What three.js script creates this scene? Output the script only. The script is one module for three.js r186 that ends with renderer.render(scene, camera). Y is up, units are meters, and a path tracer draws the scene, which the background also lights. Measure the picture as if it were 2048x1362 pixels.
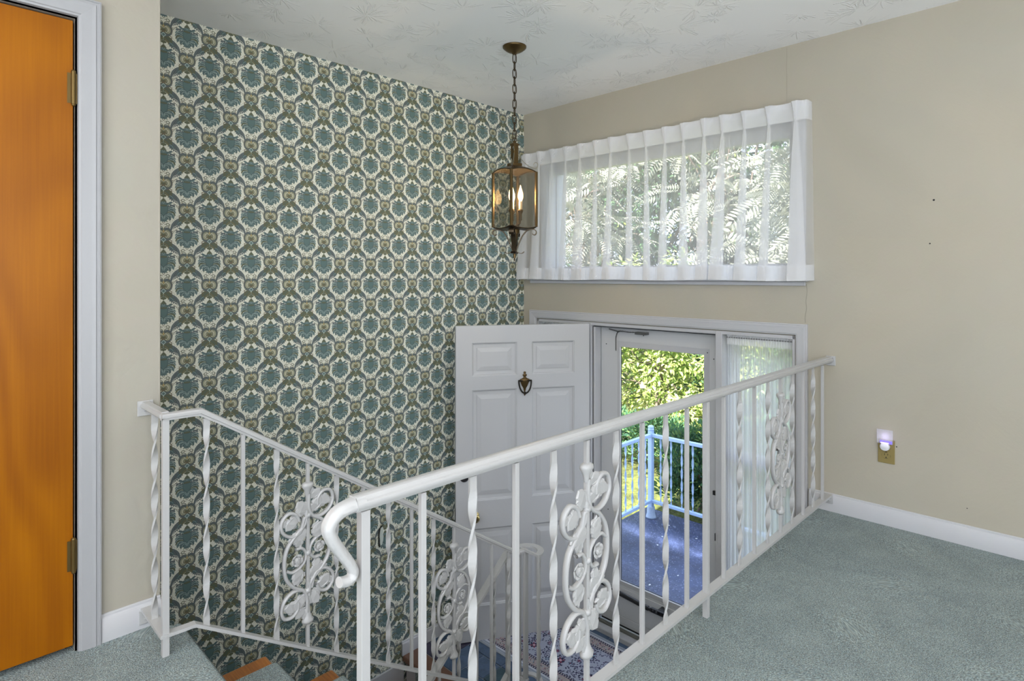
import * as THREE from 'three';
import { RoundedBoxGeometry } from 'three/addons/geometries/RoundedBoxGeometry.js';
import { mergeGeometries, mergeVertices, toCreasedNormals } from 'three/addons/utils/BufferGeometryUtils.js';
import { RectAreaLightUniformsLib } from 'three/addons/lights/RectAreaLightUniformsLib.js';
import { createNoise2D, createNoise3D } from 'simplex-noise';

// ---------------------------------------------------------------- camera, sky, sun, lights, exposure
RectAreaLightUniformsLib.init();
const scene = new THREE.Scene();
const renderer = new THREE.WebGLRenderer({ antialias: true });
renderer.shadowMap.enabled = true;
renderer.toneMapping = THREE.LinearToneMapping;
renderer.toneMappingExposure = 1.85;
const FOCAL = 1190.85, IMG_W = 2048, IMG_H = 1362, HORIZON = 553.24;
const camera = new THREE.PerspectiveCamera(2 * Math.atan(IMG_H / 2 / FOCAL) * 180 / Math.PI, IMG_W / IMG_H, 0.05, 200);
camera.position.set(3.1545, 1.1989, 3.319);
camera.rotation.set(0, 0.7799, 0);
camera.setViewOffset(IMG_W, IMG_H, 0, IMG_H / 2 - HORIZON, IMG_W, IMG_H);
scene.background = new THREE.Color().setRGB(0.72, 0.86, 1.12);
const SKY = 1.5, SUN = 15;
scene.backgroundIntensity = SKY;
const sun = new THREE.DirectionalLight(new THREE.Color().setRGB(1.0, 0.95, 0.86), SUN);
sun.name = 'sun';
sun.position.set(-0.6, 9, 7.2);
sun.target.position.set(0, 0, 0);
sun.castShadow = true;
Object.assign(sun.shadow.camera, { left: -16, right: 16, top: 16, bottom: -16, near: 0.5, far: 60 });
sun.shadow.mapSize.set(4096, 4096);
scene.add(sun, sun.target);
const UP_FILL = 82, PANEL_FILL = 4.2, GLOBE_FILL = 2.9;               // strengths of the added, unseen fill lamps: uplighters, ceiling fixtures, globes
const BULB = 0.12;                // strength of each lantern bulb

// ---------------------------------------------------------------- helpers
let seedState = 12345;
const rnd = () => { seedState = (seedState + 0x6d2b79f5) | 0; let t = Math.imul(seedState ^ (seedState >>> 15), 1 | seedState); t = (t + Math.imul(t ^ (t >>> 7), 61 | t)) ^ t; return ((t ^ (t >>> 14)) >>> 0) / 4294967296; };
const rr = (a, b) => a + (b - a) * rnd();
const noise2 = createNoise2D(rnd), noise3 = createNoise3D(rnd);
const V = (x, y, z) => new THREE.Vector3(x, y, z);
const V2 = (x, y) => new THREE.Vector2(x, y);
const rgb = (r, g, b) => new THREE.Color(`rgb(${r},${g},${b})`);
const used = {};
const numbered = (n) => { used[n] = (used[n] ?? -1) + 1; return used[n] ? `${n}_${String(used[n]).padStart(3, '0')}` : n; };
function tag(o, label, category, group, kind) {
  o.userData.label = label;
  if (category) o.userData.category = category;
  if (group) o.userData.group = group;
  if (kind) o.userData.kind = kind;
  return o;
}
function thing(name, pos, label, category, group, kind) {
  const g = new THREE.Group();
  g.name = numbered(name);
  g.position.set(...pos);
  scene.add(g);
  return tag(g, label, category, group, kind);
}
function mesh(name, geometry, material, parent) {
  const m = new THREE.Mesh(geometry, material);
  m.castShadow = m.receiveShadow = true;
  if (parent) { m.name = name; parent.add(m); } else { m.name = numbered(name); scene.add(m); }
  return m;
}
const merge = (gs) => mergeGeometries(gs.map((g) => (g.index ? g.toNonIndexed() : g)), false);
const box = (x0, x1, y0, y1, z0, z1) => new THREE.BoxGeometry(x1 - x0, y1 - y0, z1 - z0).translate((x0 + x1) / 2, (y0 + y1) / 2, (z0 + z1) / 2);
const rbox = (x0, x1, y0, y1, z0, z1, r = 0.004, s = 2) => new RoundedBoxGeometry(x1 - x0, y1 - y0, z1 - z0, s, Math.min(r, Math.abs(x1 - x0) / 2.01, Math.abs(y1 - y0) / 2.01, Math.abs(z1 - z0) / 2.01)).translate((x0 + x1) / 2, (y0 + y1) / 2, (z0 + z1) / 2);
// texture coordinates in metres, laid over the surface along two of its own axes chosen by the normal
function metres(g) {
  if (!g.attributes.normal) g.computeVertexNormals();
  const p = g.attributes.position, n = g.attributes.normal, uv = new Float32Array(p.count * 2);
  for (let i = 0; i < p.count; i++) {
    const ax = Math.abs(n.getX(i)), ay = Math.abs(n.getY(i)), az = Math.abs(n.getZ(i));
    if (ax >= ay && ax >= az) { uv[2 * i] = -p.getZ(i); uv[2 * i + 1] = p.getY(i); }
    else if (ay >= az) { uv[2 * i] = p.getX(i); uv[2 * i + 1] = -p.getZ(i); }
    else { uv[2 * i] = p.getX(i); uv[2 * i + 1] = p.getY(i); }
  }
  g.setAttribute('uv', new THREE.BufferAttribute(uv, 2));
  return g;
}
function extrude(shape, depth, bevel = 0, seg = 1, curve = 12) {
  return new THREE.ExtrudeGeometry(shape, { depth, bevelEnabled: bevel > 0, bevelSize: bevel, bevelThickness: bevel, bevelSegments: seg, curveSegments: curve });
}
const poly = (pts) => new THREE.Shape(pts.map((p) => V2(p[0], p[1])));
const rectHole = (x0, x1, y0, y1) => new THREE.Path([V2(x0, y0), V2(x1, y0), V2(x1, y1), V2(x0, y1)]);
const rectShape = (x0, x1, y0, y1) => new THREE.Shape([V2(x0, y0), V2(x1, y0), V2(x1, y1), V2(x0, y1)]);
// a profile (lateral, up) swept along points; the frame is carried along from the first lateral direction
function sweep(pts, profile, lat0, { twist = null, closed = false, scale = null } = {}) {
  const n = pts.length, m = profile.length, pos = [], idx = [];
  const tangents = pts.map((_, i) => pts[Math.min(n - 1, i + 1)].clone().sub(pts[Math.max(0, i - 1)]).normalize());
  const L = lat0.clone(), rings = [];
  for (let i = 0; i < n; i++) {
    const T = tangents[i];
    L.addScaledVector(T, -L.dot(T)).normalize();
    const N = new THREE.Vector3().crossVectors(T, L).normalize();
    // mitre: widen the section across the bend only
    let a = 1, bend = null;
    if (i > 0 && i < n - 1) {
      const t0 = pts[i].clone().sub(pts[i - 1]).normalize(), t1 = pts[i + 1].clone().sub(pts[i]).normalize();
      bend = t1.sub(t0);
      if (bend.lengthSq() > 1e-8) { bend.normalize(); a = 1 / Math.max(0.6, t0.dot(T)); } else bend = null;
    }
    const k0 = scale ? scale(i / (n - 1)) : 1;
    const tw = twist ? twist(i / (n - 1)) : 0, c = Math.cos(tw), s = Math.sin(tw);
    const ring = [];
    for (const [u0, v0] of profile) {
      const u = (u0 * c - v0 * s) * k0, v = (u0 * s + v0 * c) * k0;
      const o = V(0, 0, 0).addScaledVector(L, u).addScaledVector(N, v);
      if (bend) o.addScaledVector(bend, o.dot(bend) * (a - 1));
      ring.push(o.add(pts[i]));
    }
    rings.push(ring);
  }
  const tri = (A, B, C) => pos.push(A.x, A.y, A.z, B.x, B.y, B.z, C.x, C.y, C.z);
  for (let i = 0; i < n - 1; i++) for (let j = 0; j < m; j++) {
    const k = (j + 1) % m, A = rings[i][j], B = rings[i][k], C = rings[i + 1][k], D = rings[i + 1][j];
    tri(A, B, C); tri(A, C, D);
  }
  if (!closed) for (let j = 1; j < m - 1; j++) { tri(rings[0][0], rings[0][j + 1], rings[0][j]); tri(rings[n - 1][0], rings[n - 1][j], rings[n - 1][j + 1]); }
  const g = new THREE.BufferGeometry();
  g.setAttribute('position', new THREE.Float32BufferAttribute(pos, 3));
  g.setAttribute('uv', new THREE.Float32BufferAttribute(new Float32Array(pos.length / 3 * 2), 2));
  g.computeVertexNormals();
  // outward check through the signed volume
  let vol = 0; const a = V(0, 0, 0), b = V(0, 0, 0), c = V(0, 0, 0), P = g.attributes.position;
  for (let i = 0; i < P.count; i += 3) { a.fromBufferAttribute(P, i); b.fromBufferAttribute(P, i + 1); c.fromBufferAttribute(P, i + 2); vol += a.dot(b.cross(c)); }
  if (vol < 0) { for (let i = 0; i < P.count; i += 3) { a.fromBufferAttribute(P, i + 1); b.fromBufferAttribute(P, i + 2); P.setXYZ(i + 1, b.x, b.y, b.z); P.setXYZ(i + 2, a.x, a.y, a.z); } g.computeVertexNormals(); }
  return g;
}
const smooth = (g, angle = 0.7) => toCreasedNormals(g, angle);
const curvePts = (pts, n, closed = false) => new THREE.CatmullRomCurve3(pts.map((p) => (p.isVector3 ? p : V(p[0], p[1], p[2] ?? 0))), closed, 'centripetal').getPoints(n);
const tube = (pts, r, n = 24, radial = 6, closed = false) => new THREE.TubeGeometry(new THREE.CatmullRomCurve3(pts.map((p) => (p.isVector3 ? p : V(p[0], p[1], p[2] ?? 0))), closed, 'centripetal'), n, r, radial, closed);
const lathe = (pts, seg = 24) => new THREE.LatheGeometry(pts.map((p) => V2(p[0], p[1])), seg);
const rod = (a, b, r, seg = 8) => { const d = b.clone().sub(a); const g = new THREE.CylinderGeometry(r, r, d.length(), seg); g.applyQuaternion(new THREE.Quaternion().setFromUnitVectors(V(0, 1, 0), d.clone().normalize())); return g.translate((a.x + b.x) / 2, (a.y + b.y) / 2, (a.z + b.z) / 2); };
const clampCapEllipse = (w, h, n = 10) => Array.from({ length: n }, (_, i) => [Math.cos(i / n * 2 * Math.PI) * w, Math.sin(i / n * 2 * Math.PI) * h]);

// ---------------------------------------------------------------- textures
function canvasTexture(w, h, draw, { srgb = true, repeat = null } = {}) {
  const c = document.createElement('canvas');
  c.width = w; c.height = h;
  draw(c.getContext('2d'), w, h);
  const t = new THREE.CanvasTexture(c);
  if (srgb) t.colorSpace = THREE.SRGBColorSpace;
  t.wrapS = t.wrapT = THREE.RepeatWrapping;
  t.magFilter = THREE.LinearFilter;
  if (repeat) t.repeat.set(...repeat);
  return t;
}
function dataTexture(n, f, { srgb = false, size = 1, m = n } = {}) {   // f(u, v) -> [r, g, b] in 0..1
  const d = new Uint8Array(n * m * 4);
  for (let y = 0; y < m; y++) for (let x = 0; x < n; x++) {
    const c = f((x + 0.5) / n, (y + 0.5) / m);
    for (let k = 0; k < 3; k++) d[(y * n + x) * 4 + k] = Math.max(0, Math.min(255, Math.round(c[k] * 255)));
    d[(y * n + x) * 4 + 3] = 255;
  }
  const t = new THREE.DataTexture(d, n, m);
  if (srgb) t.colorSpace = THREE.SRGBColorSpace;
  t.wrapS = t.wrapT = THREE.RepeatWrapping;
  t.magFilter = THREE.LinearFilter;
  t.repeat.set(1 / size, 1 / size);
  t.needsUpdate = true;
  return t;
}
// noise that repeats over the unit square
function tileNoise(u, v, freq, ox = 0) {
  const a = u * 2 * Math.PI, b = v * 2 * Math.PI, r = freq / (2 * Math.PI);
  return noise3(Math.cos(a) * r + ox, Math.sin(a) * r + Math.cos(b) * r, Math.sin(b) * r + ox * 0.7);
}

// --- damask wallpaper, one repeat of 204.5 x 243 mm with a half-drop
const WP_W = 204.5, WP_H = 243;
function damask(ctx, w, h) {
  const CREAM = '#e8e8d9', TEAL = '#647a79', TEAL2 = '#576c6c', SLATE = '#646d6d', OLIVE = '#646953', BROWN = '#756b54', LIGHT = '#b3c6bf', GOLD = '#a8945f', PALE = '#dddabf';
  ctx.fillStyle = CREAM; ctx.fillRect(0, 0, w, h);
  const k = w / WP_W;
  ctx.lineCap = 'round'; ctx.lineJoin = 'round';
  const blob = (x, y, rx, ry, rot, col) => { ctx.fillStyle = col; ctx.beginPath(); ctx.ellipse(x, y, rx, ry, rot, 0, 2 * Math.PI); ctx.fill(); };
  // a smooth curve through the points
  const trace = (p, close) => {
    const n = p.length, g = (i) => (close ? p[(i + n) % n] : p[Math.max(0, Math.min(n - 1, i))]);
    ctx.beginPath(); ctx.moveTo(p[0][0], p[0][1]);
    for (let i = 0; i < (close ? n : n - 1); i++) { const a = g(i - 1), b = g(i), c = g(i + 1), d = g(i + 2); ctx.bezierCurveTo(b[0] + (c[0] - a[0]) / 6, b[1] + (c[1] - a[1]) / 6, c[0] - (d[0] - b[0]) / 6, c[1] - (d[1] - b[1]) / 6, c[0], c[1]); }
    if (close) ctx.closePath();
  };
  const shape = (p, col) => { trace(p, true); ctx.fillStyle = col; ctx.fill(); };
  const line = (p, col, lw) => { trace(p, false); ctx.strokeStyle = col; ctx.lineWidth = lw; ctx.stroke(); };
  const both = (f) => { f(); ctx.save(); ctx.scale(-1, 1); f(); ctx.restore(); };
  const plume = (x0, y0, x1, y1, wd, bend, col) => {       // a leaf with a curled tip and a scalloped lower edge
    const dx = x1 - x0, dy = y1 - y0, L = Math.hypot(dx, dy), ux = dx / L, uy = dy / L, P = (t, o) => [x0 + ux * L * t - uy * o + bend * Math.sin(t * 3.14) * -uy, y0 + uy * L * t + ux * o + bend * Math.sin(t * 3.14) * ux];
    shape([P(0, -wd * 0.7), P(0.35, -wd), P(0.72, -wd * 0.9), P(0.98, -wd * 0.25), P(1.0, wd * 0.55), P(0.9, wd * 0.95), P(0.82, wd * 0.55), P(0.72, wd * 1.15), P(0.62, wd * 0.75), P(0.5, wd * 1.15), P(0.4, wd * 0.8), P(0.2, wd), P(0, wd * 0.7)], col);
  };
  function medallion() {
    both(() => {
      shape([[0, -38], [12, -36], [26, -31], [36, -24], [41, -10], [44, 4], [42, 20], [35, 31], [25, 40], [12, 49], [0, 52]], TEAL2);
      plume(10, -16, 31, -39, 7.5, 3, TEAL2); plume(16, -12, 49, -20, 7.5, -3, SLATE);
      plume(16, -4, 52, -5, 7.5, -4, TEAL); plume(18, 4, 53, 9, 7.5, -4, TEAL2); plume(18, 12, 51, 23, 8.5, -4, OLIVE);
      plume(16, 20, 46, 36, 8.5, -4, TEAL); plume(10, 28, 31, 46, 8, -3, TEAL2); plume(3, 34, 12, 54, 7, 0, TEAL);
      blob(46, -25, 4.4, 4.4, 0, SLATE); blob(46.5, -24, 1.5, 1.5, 0, PALE); blob(34, -38, 4, 3, 0.4, TEAL2);
      // pale outlines that part the leaves
      for (const p of [[[13, -14], [20, -25], [32, -30]], [[19, -9], [32, -16], [46, -15]], [[20, -1], [34, -8], [54, -1]], [[19, 8], [34, 2], [48, 8], [55, 15]], [[18, 16], [30, 12], [42, 20], [48, 29]], [[14, 25], [24, 22], [33, 30], [36, 39]], [[2, 44], [6, 34], [14, 31], [22, 37]], [[2, 36], [7, 26], [17, 24], [26, 29]]]) line(p, LIGHT, 1.5);
      for (const [x, y, r] of [[41, -11, 2.2], [36, -18, 2], [44, 2, 1.6], [40, 16, 1.8], [25, -22, 2.6], [33, 27, 1.8], [22, 40, 1.6]]) blob(x, y, r, r * 0.75, 0.4, CREAM);
      for (const p of [[[24, -12], [36, -17]], [[26, -3], [42, -4]], [[26, 6], [44, 6]], [[26, 14], [42, 21]], [[21, 24], [34, 33]]]) line(p, SLATE, 1);
    });
    for (const [x, y, r] of [[0, -51, 4.6], [-5, -46, 4.2], [5, -46, 4.2], [-8, -40, 4.8], [8, -40, 4.8], [0, -42, 7]]) blob(x, y, r, r * 0.9, 0, OLIVE);
    shape([[-13, -34], [0, -40], [13, -34], [11, -26], [0, -22], [-11, -26]], TEAL);
    line([[-6, -38], [0, -30], [6, -38]], LIGHT, 0.9);
    shape([[-18, -19], [-20, -6], [-17, 8], [-10, 20], [0, 29], [10, 20], [17, 8], [20, -6], [18, -19], [0, -15]], TEAL2);
    shape([[-15, -15], [-16, -4], [-13, 8], [-7, 17], [0, 23], [7, 17], [13, 8], [16, -4], [15, -15], [0, -12]], '#617c79');
    for (let i = -3; i <= 3; i++) line([[i * 4, -11], [i * 3.6, 4], [i * 1.6, 17]], TEAL2, 0.8);
    shape([[-15, -22], [0, -25], [15, -22], [14, -18], [0, -16], [-14, -18]], OLIVE);
    for (const [x, y] of [[-15, 55], [15, 55], [0, 63], [-26, 48], [26, 48]]) blob(x, y, 2.5, 2.2, 0, OLIVE);
  }
  function leaf() {                                   // the dark acanthus leaf on the right of a medallion, curling down to the next pomegranate
    shape([[18, -86], [28, -88], [42, -82], [56, -71], [67, -56], [72, -40], [74, -28], [77, -16], [82, -6], [76, -9], [70, -18], [66, -28], [61, -37], [57, -33], [55, -41], [50, -37], [48, -44], [42, -39], [40, -47], [33, -44], [32, -51], [25, -51], [25, -58], [19, -60], [20, -67], [15, -70]], SLATE);
    shape([[20, -80], [32, -78], [42, -68], [46, -56], [40, -52], [34, -56], [28, -58], [22, -66]], TEAL2);
    line([[24, -80], [44, -74], [58, -58], [67, -36]], '#727f82', 1.3);
    line([[24, -70], [34, -66], [42, -56]], LIGHT, 1); line([[46, -72], [54, -60], [58, -46]], '#41494b', 1.2);
    for (const [x, y] of [[45, -32], [51, -28], [57, -24], [39, -36], [32, -39], [62, -20]]) blob(x, y, 2, 1.7, 0, BROWN);
    for (const p of [[[50, -45], [56, -45], [62, -37]], [[40, -50], [46, -50], [51, -44]]]) line(p, CREAM, 1.5);
    line([[55, -24], [60, -14], [70, -10]], OLIVE, 2);
  }
  function node() {                                   // X of olive leaves under the diamond, local origin at the node
    both(() => {
      shape([[0, 2], [6, -10], [18, -12], [32, -6], [38, 6], [34, 18], [27, 15], [22, 24], [15, 18], [9, 24], [4, 16], [0, 16]], OLIVE);
      line([[1, 0], [12, 8], [22, 20]], GOLD, 1); line([[6, -3], [18, 0], [26, 10]], TEAL2, 1.2);
      line([[17, -8], [26, -15], [34, -11], [35, -2], [28, 0]], BROWN, 3.6);
      blob(27, -5, 3.6, 3.6, 0, OLIVE);
      line([[5, 12], [13, 17], [20, 26]], PALE, 1.3);
    });
    for (const [x, y, r] of [[0, 19, 5.5], [-6, 21, 4], [6, 21, 4], [0, 26, 3.4]]) blob(x, y, r, r, 0, OLIVE);
    line([[0, -8], [0, 14]], LIGHT, 1.1);
  }
  function pomegranate() {
    both(() => {
      shape([[3, -27], [14, -32], [27, -28], [36, -16], [39, -1], [36, 15], [27, 26], [13, 33], [0, 30], [0, -20]], SLATE);
      line([[32, -17], [38, -2], [34, 14]], BROWN, 2.2);
      blob(16, 0, 16, 20.5, -0.14, OLIVE);
      blob(16, 0, 14, 18.6, -0.14, '#c3c1a6');
      ctx.strokeStyle = OLIVE; ctx.lineWidth = 1.25;
      for (let i = 0; i < 17; i++) { const a = -1.7 + i * 0.21; ctx.beginPath(); ctx.moveTo(16 + Math.cos(a) * 8.6, Math.sin(a) * 12.5); ctx.lineTo(16 + Math.cos(a) * 12, Math.sin(a) * 17); ctx.stroke(); }
      blob(10, 1, 6.6, 11, -0.2, OLIVE); line([[5, -8], [11, -4], [13, 6]], PALE, 1.2); line([[6, -3], [9, 1], [10, 9]], GOLD, 1.2);
      line([[2, -25], [7, -34], [16, -38], [24, -42], [23, -49], [15, -51], [11, -46], [15, -42]], OLIVE, 3);
      line([[24, -28], [20, -34], [25, -38]], BROWN, 2.4);
      for (const [x, y] of [[6, -46], [28, -44], [26, -33], [5, -55]]) blob(x, y, 1.9, 1.9, 0, BROWN);
    });
    line([[0, -38], [0, -4]], PALE, 1.5);
    blob(0, -14, 4.4, 7, 0, GOLD); blob(0, -14, 1.6, 5, 0, '#c2b488');
    blob(0, 10, 7, 11, 0, BROWN); blob(0, 3, 3.6, 5, 0, OLIVE);
    shape([[0, 15], [6, 21], [11, 27], [6, 32], [0, 38], [-6, 32], [-11, 27], [-6, 21]], LIGHT);
    shape([[0, 19], [4, 23], [7.5, 27], [4, 30], [0, 34], [-4, 30], [-7.5, 27], [-4, 23]], TEAL);
  }
  function lace() {                                   // small dark picots along the cream band
    both(() => { for (let i = 0; i < 17; i++) { const t = i / 16, a = -1.3 + t * 2.45, x = Math.cos(a) * 69, y = Math.sin(a) * 60 - 1; blob(x + rr(-0.7, 0.7), y + rr(-0.7, 0.7), 1.5, 1.2, 0, i % 2 ? OLIVE : BROWN); } });
  }
  const at = (x, y, f) => { for (let dx = -1; dx <= 1; dx++) for (let dy = -1; dy <= 1; dy++) { ctx.save(); ctx.scale(k, k); ctx.translate(x + dx * WP_W, y + dy * WP_H); f(); ctx.restore(); } };
  const cells = [[WP_W / 2, WP_H / 2], [0, 0]];
  for (const [x, y] of cells) at(x, y, lace);
  for (const [x, y] of cells) at(x, y, () => both(leaf));
  for (const [x, y] of cells) at(x, y - 86, node);
  for (const [x, y] of cells) at(x, y - 128, pomegranate);
  for (const [x, y] of cells) at(x, y, medallion);
}
const TX = {};
TX.damask = canvasTexture(818, 972, damask);
TX.damask.repeat.set(1000 / WP_W, 1000 / WP_H);
TX.damask.offset.set(0.5 + 2.373 * 1000 / WP_W, 0.5 - 1.88 * 1000 / WP_H);
TX.damaskBump = dataTexture(256, (u, v) => { const s = 0.5 + 0.25 * tileNoise(u, v, 90) + 0.15 * tileNoise(u, v, 40, 3); return [s, s, s]; }, { size: 0.12 });
TX.plaster = dataTexture(512, (u, v) => { const s = 0.5 + 0.22 * tileNoise(u, v, 7) + 0.18 * tileNoise(u, v, 23, 4) + 0.12 * tileNoise(u, v, 60, 9); return [s, s, s]; }, { size: 0.7 });
const blotch = (base, amp, seed) => dataTexture(256, (u, v) => { const s = 1 + amp * (0.6 * tileNoise(u, v, 3, seed) + 0.4 * tileNoise(u, v, 9, seed + 5)); const t = amp * 0.35 * tileNoise(u, v, 4, seed + 11); return [base[0] * (s + t), base[1] * s, base[2] * (s - t)]; }, { srgb: true, size: 2.3 });
TX.creamWall = blotch([0.695, 0.668, 0.605], 0.02, 1);
TX.creamHall = blotch([0.655, 0.632, 0.58], 0.02, 31);
TX.paint = blotch([0.75, 0.75, 0.76], 0.012, 17);
// stomped plaster ceiling: bursts of ridges
TX.ceiling = canvasTexture(1536, 1536, (ctx, w, h) => {
  ctx.fillStyle = '#6b6b6b'; ctx.fillRect(0, 0, w, h);
  ctx.lineCap = 'round';
  for (let b = 0; b < 120; b++) {
    const x = rnd() * w, y = rnd() * h, R = rr(60, 130), n = Math.round(rr(14, 30)), a0 = rnd() * 6.28, span = rr(2.2, 6.28);
    for (let i = 0; i < n; i++) {
      const a = a0 + span * i / n + rr(-0.12, 0.12), r0 = rr(6, 34), r1 = r0 + rr(14, R - 30), bend = rr(-0.18, 0.18), g = Math.round(rr(130, 235));
      for (let dx = -1; dx <= 1; dx++) for (let dy = -1; dy <= 1; dy++) {
        const X = x + dx * w, Y = y + dy * h;
        if (X < -160 || X > w + 160 || Y < -160 || Y > h + 160) continue;
        ctx.strokeStyle = `rgba(${g},${g},${g},0.75)`; ctx.lineWidth = rr(2, 4.6);
        ctx.beginPath(); ctx.moveTo(X + Math.cos(a) * r0, Y + Math.sin(a) * r0);
        ctx.quadraticCurveTo(X + Math.cos(a + bend) * (r0 + r1) / 2, Y + Math.sin(a + bend) * (r0 + r1) / 2, X + Math.cos(a + bend * 0.3) * r1, Y + Math.sin(a + bend * 0.3) * r1); ctx.stroke();
      }
    }
  }
}, { srgb: false, repeat: [1 / 1.9, 1 / 1.9] });
// cut-pile carpet: grey, blue and green yarns
const carpetMap = (base) => dataTexture(1024, (u, v) => {
  const x = tileNoise(u, v, 190) * 0.6 + tileNoise(u, v, 330, 5) * 0.55, big = tileNoise(u, v, 3, 8) * 0.35 + tileNoise(u, v, 9, 2) * 0.25, hue = tileNoise(u, v, 120, 14);
  const s = 1 + 0.42 * x + 0.11 * big;
  return [base[0] * (s + 0.035 * hue + 0.012 * big), base[1] * s, base[2] * (s - 0.03 * hue - 0.012 * big)];
}, { srgb: true, size: 0.85 });
TX.carpet = carpetMap([0.565, 0.61, 0.605]);
TX.carpetBump = dataTexture(1024, (u, v) => { const s = 0.5 + 0.3 * tileNoise(u, v, 190) + 0.25 * tileNoise(u, v, 330, 5); return [s, s, s]; }, { size: 0.85 });
// stained birch of the hall door, u across and v along the grain, 1 m x 2.1 m
TX.birch = dataTexture(512, (u, v) => {
  const x = u * 1.0, y = v * 2.1;
  const warp = noise2(x * 2.2, y * 0.7) * 0.16 + noise2(x * 5 + 7, y * 1.6) * 0.04;
  const rings = Math.sin((x + warp + 0.22 * Math.exp(-Math.pow((x - 0.35) / 0.22, 2)) * Math.sin(y * 2.1 + 1)) * 46);
  const fine = noise2(x * 190, y * 3.2) * 0.5 + noise2(x * 90 + 3, y * 1.5) * 0.5, cloud = noise2(x * 2 + 9, y * 1.4 + 3) * 0.6 + noise2(x * 5, y * 3) * 0.3;
  const s = 0.045 * rings + 0.05 * fine + 0.11 * cloud;
  return [0.575 * (1 + s * 0.8), 0.33 * (1 + s * 1.15), 0.0 * (1 + s * 1.5)];
}, { srgb: true, m: 1024 });
TX.oak = dataTexture(256, (u, v) => {
  const g = noise2(u * 3, v * 60) * 0.5 + noise2(u * 8 + 4, v * 150) * 0.35 + noise2(u * 2, v * 8) * 0.5;
  return [0.60 * (1 + 0.2 * g), 0.36 * (1 + 0.24 * g), 0.12 * (1 + 0.3 * g)];
}, { srgb: true, size: 0.6 });
TX.slate = dataTexture(256, (u, v) => { const s = 1 + 0.16 * tileNoise(u, v, 5, 3) + 0.12 * tileNoise(u, v, 14, 6) + 0.06 * tileNoise(u, v, 50, 8); return [s * 0.62, s * 0.62, s * 0.62]; }, { srgb: false, size: 0.5 });
TX.slateBump = TX.plaster;
// painted porch slab, dark blue-grey with a rubbed pale streak near the door
TX.porch = dataTexture(512, (u, v) => {
  const n = 0.6 * tileNoise(u, v, 6, 2) + 0.3 * tileNoise(u, v, 18, 5) + 0.2 * tileNoise(u, v, 60, 7);
  const speck = tileNoise(u, v, 130, 12) > 0.72 ? 0.25 : 0, d = v - 0.6 - 0.02 * tileNoise(u, v, 8, 4);
  const streak = Math.max(0, Math.exp(-d * d / 0.0012) * (0.5 + 0.6 * n)) * 0.34;
  const s = 1 + 0.22 * n;
  return [0.26 * s + speck + streak, 0.29 * s + speck + streak, 0.40 * s + speck + streak * 1.15];
}, { srgb: true, size: 3 });
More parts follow.
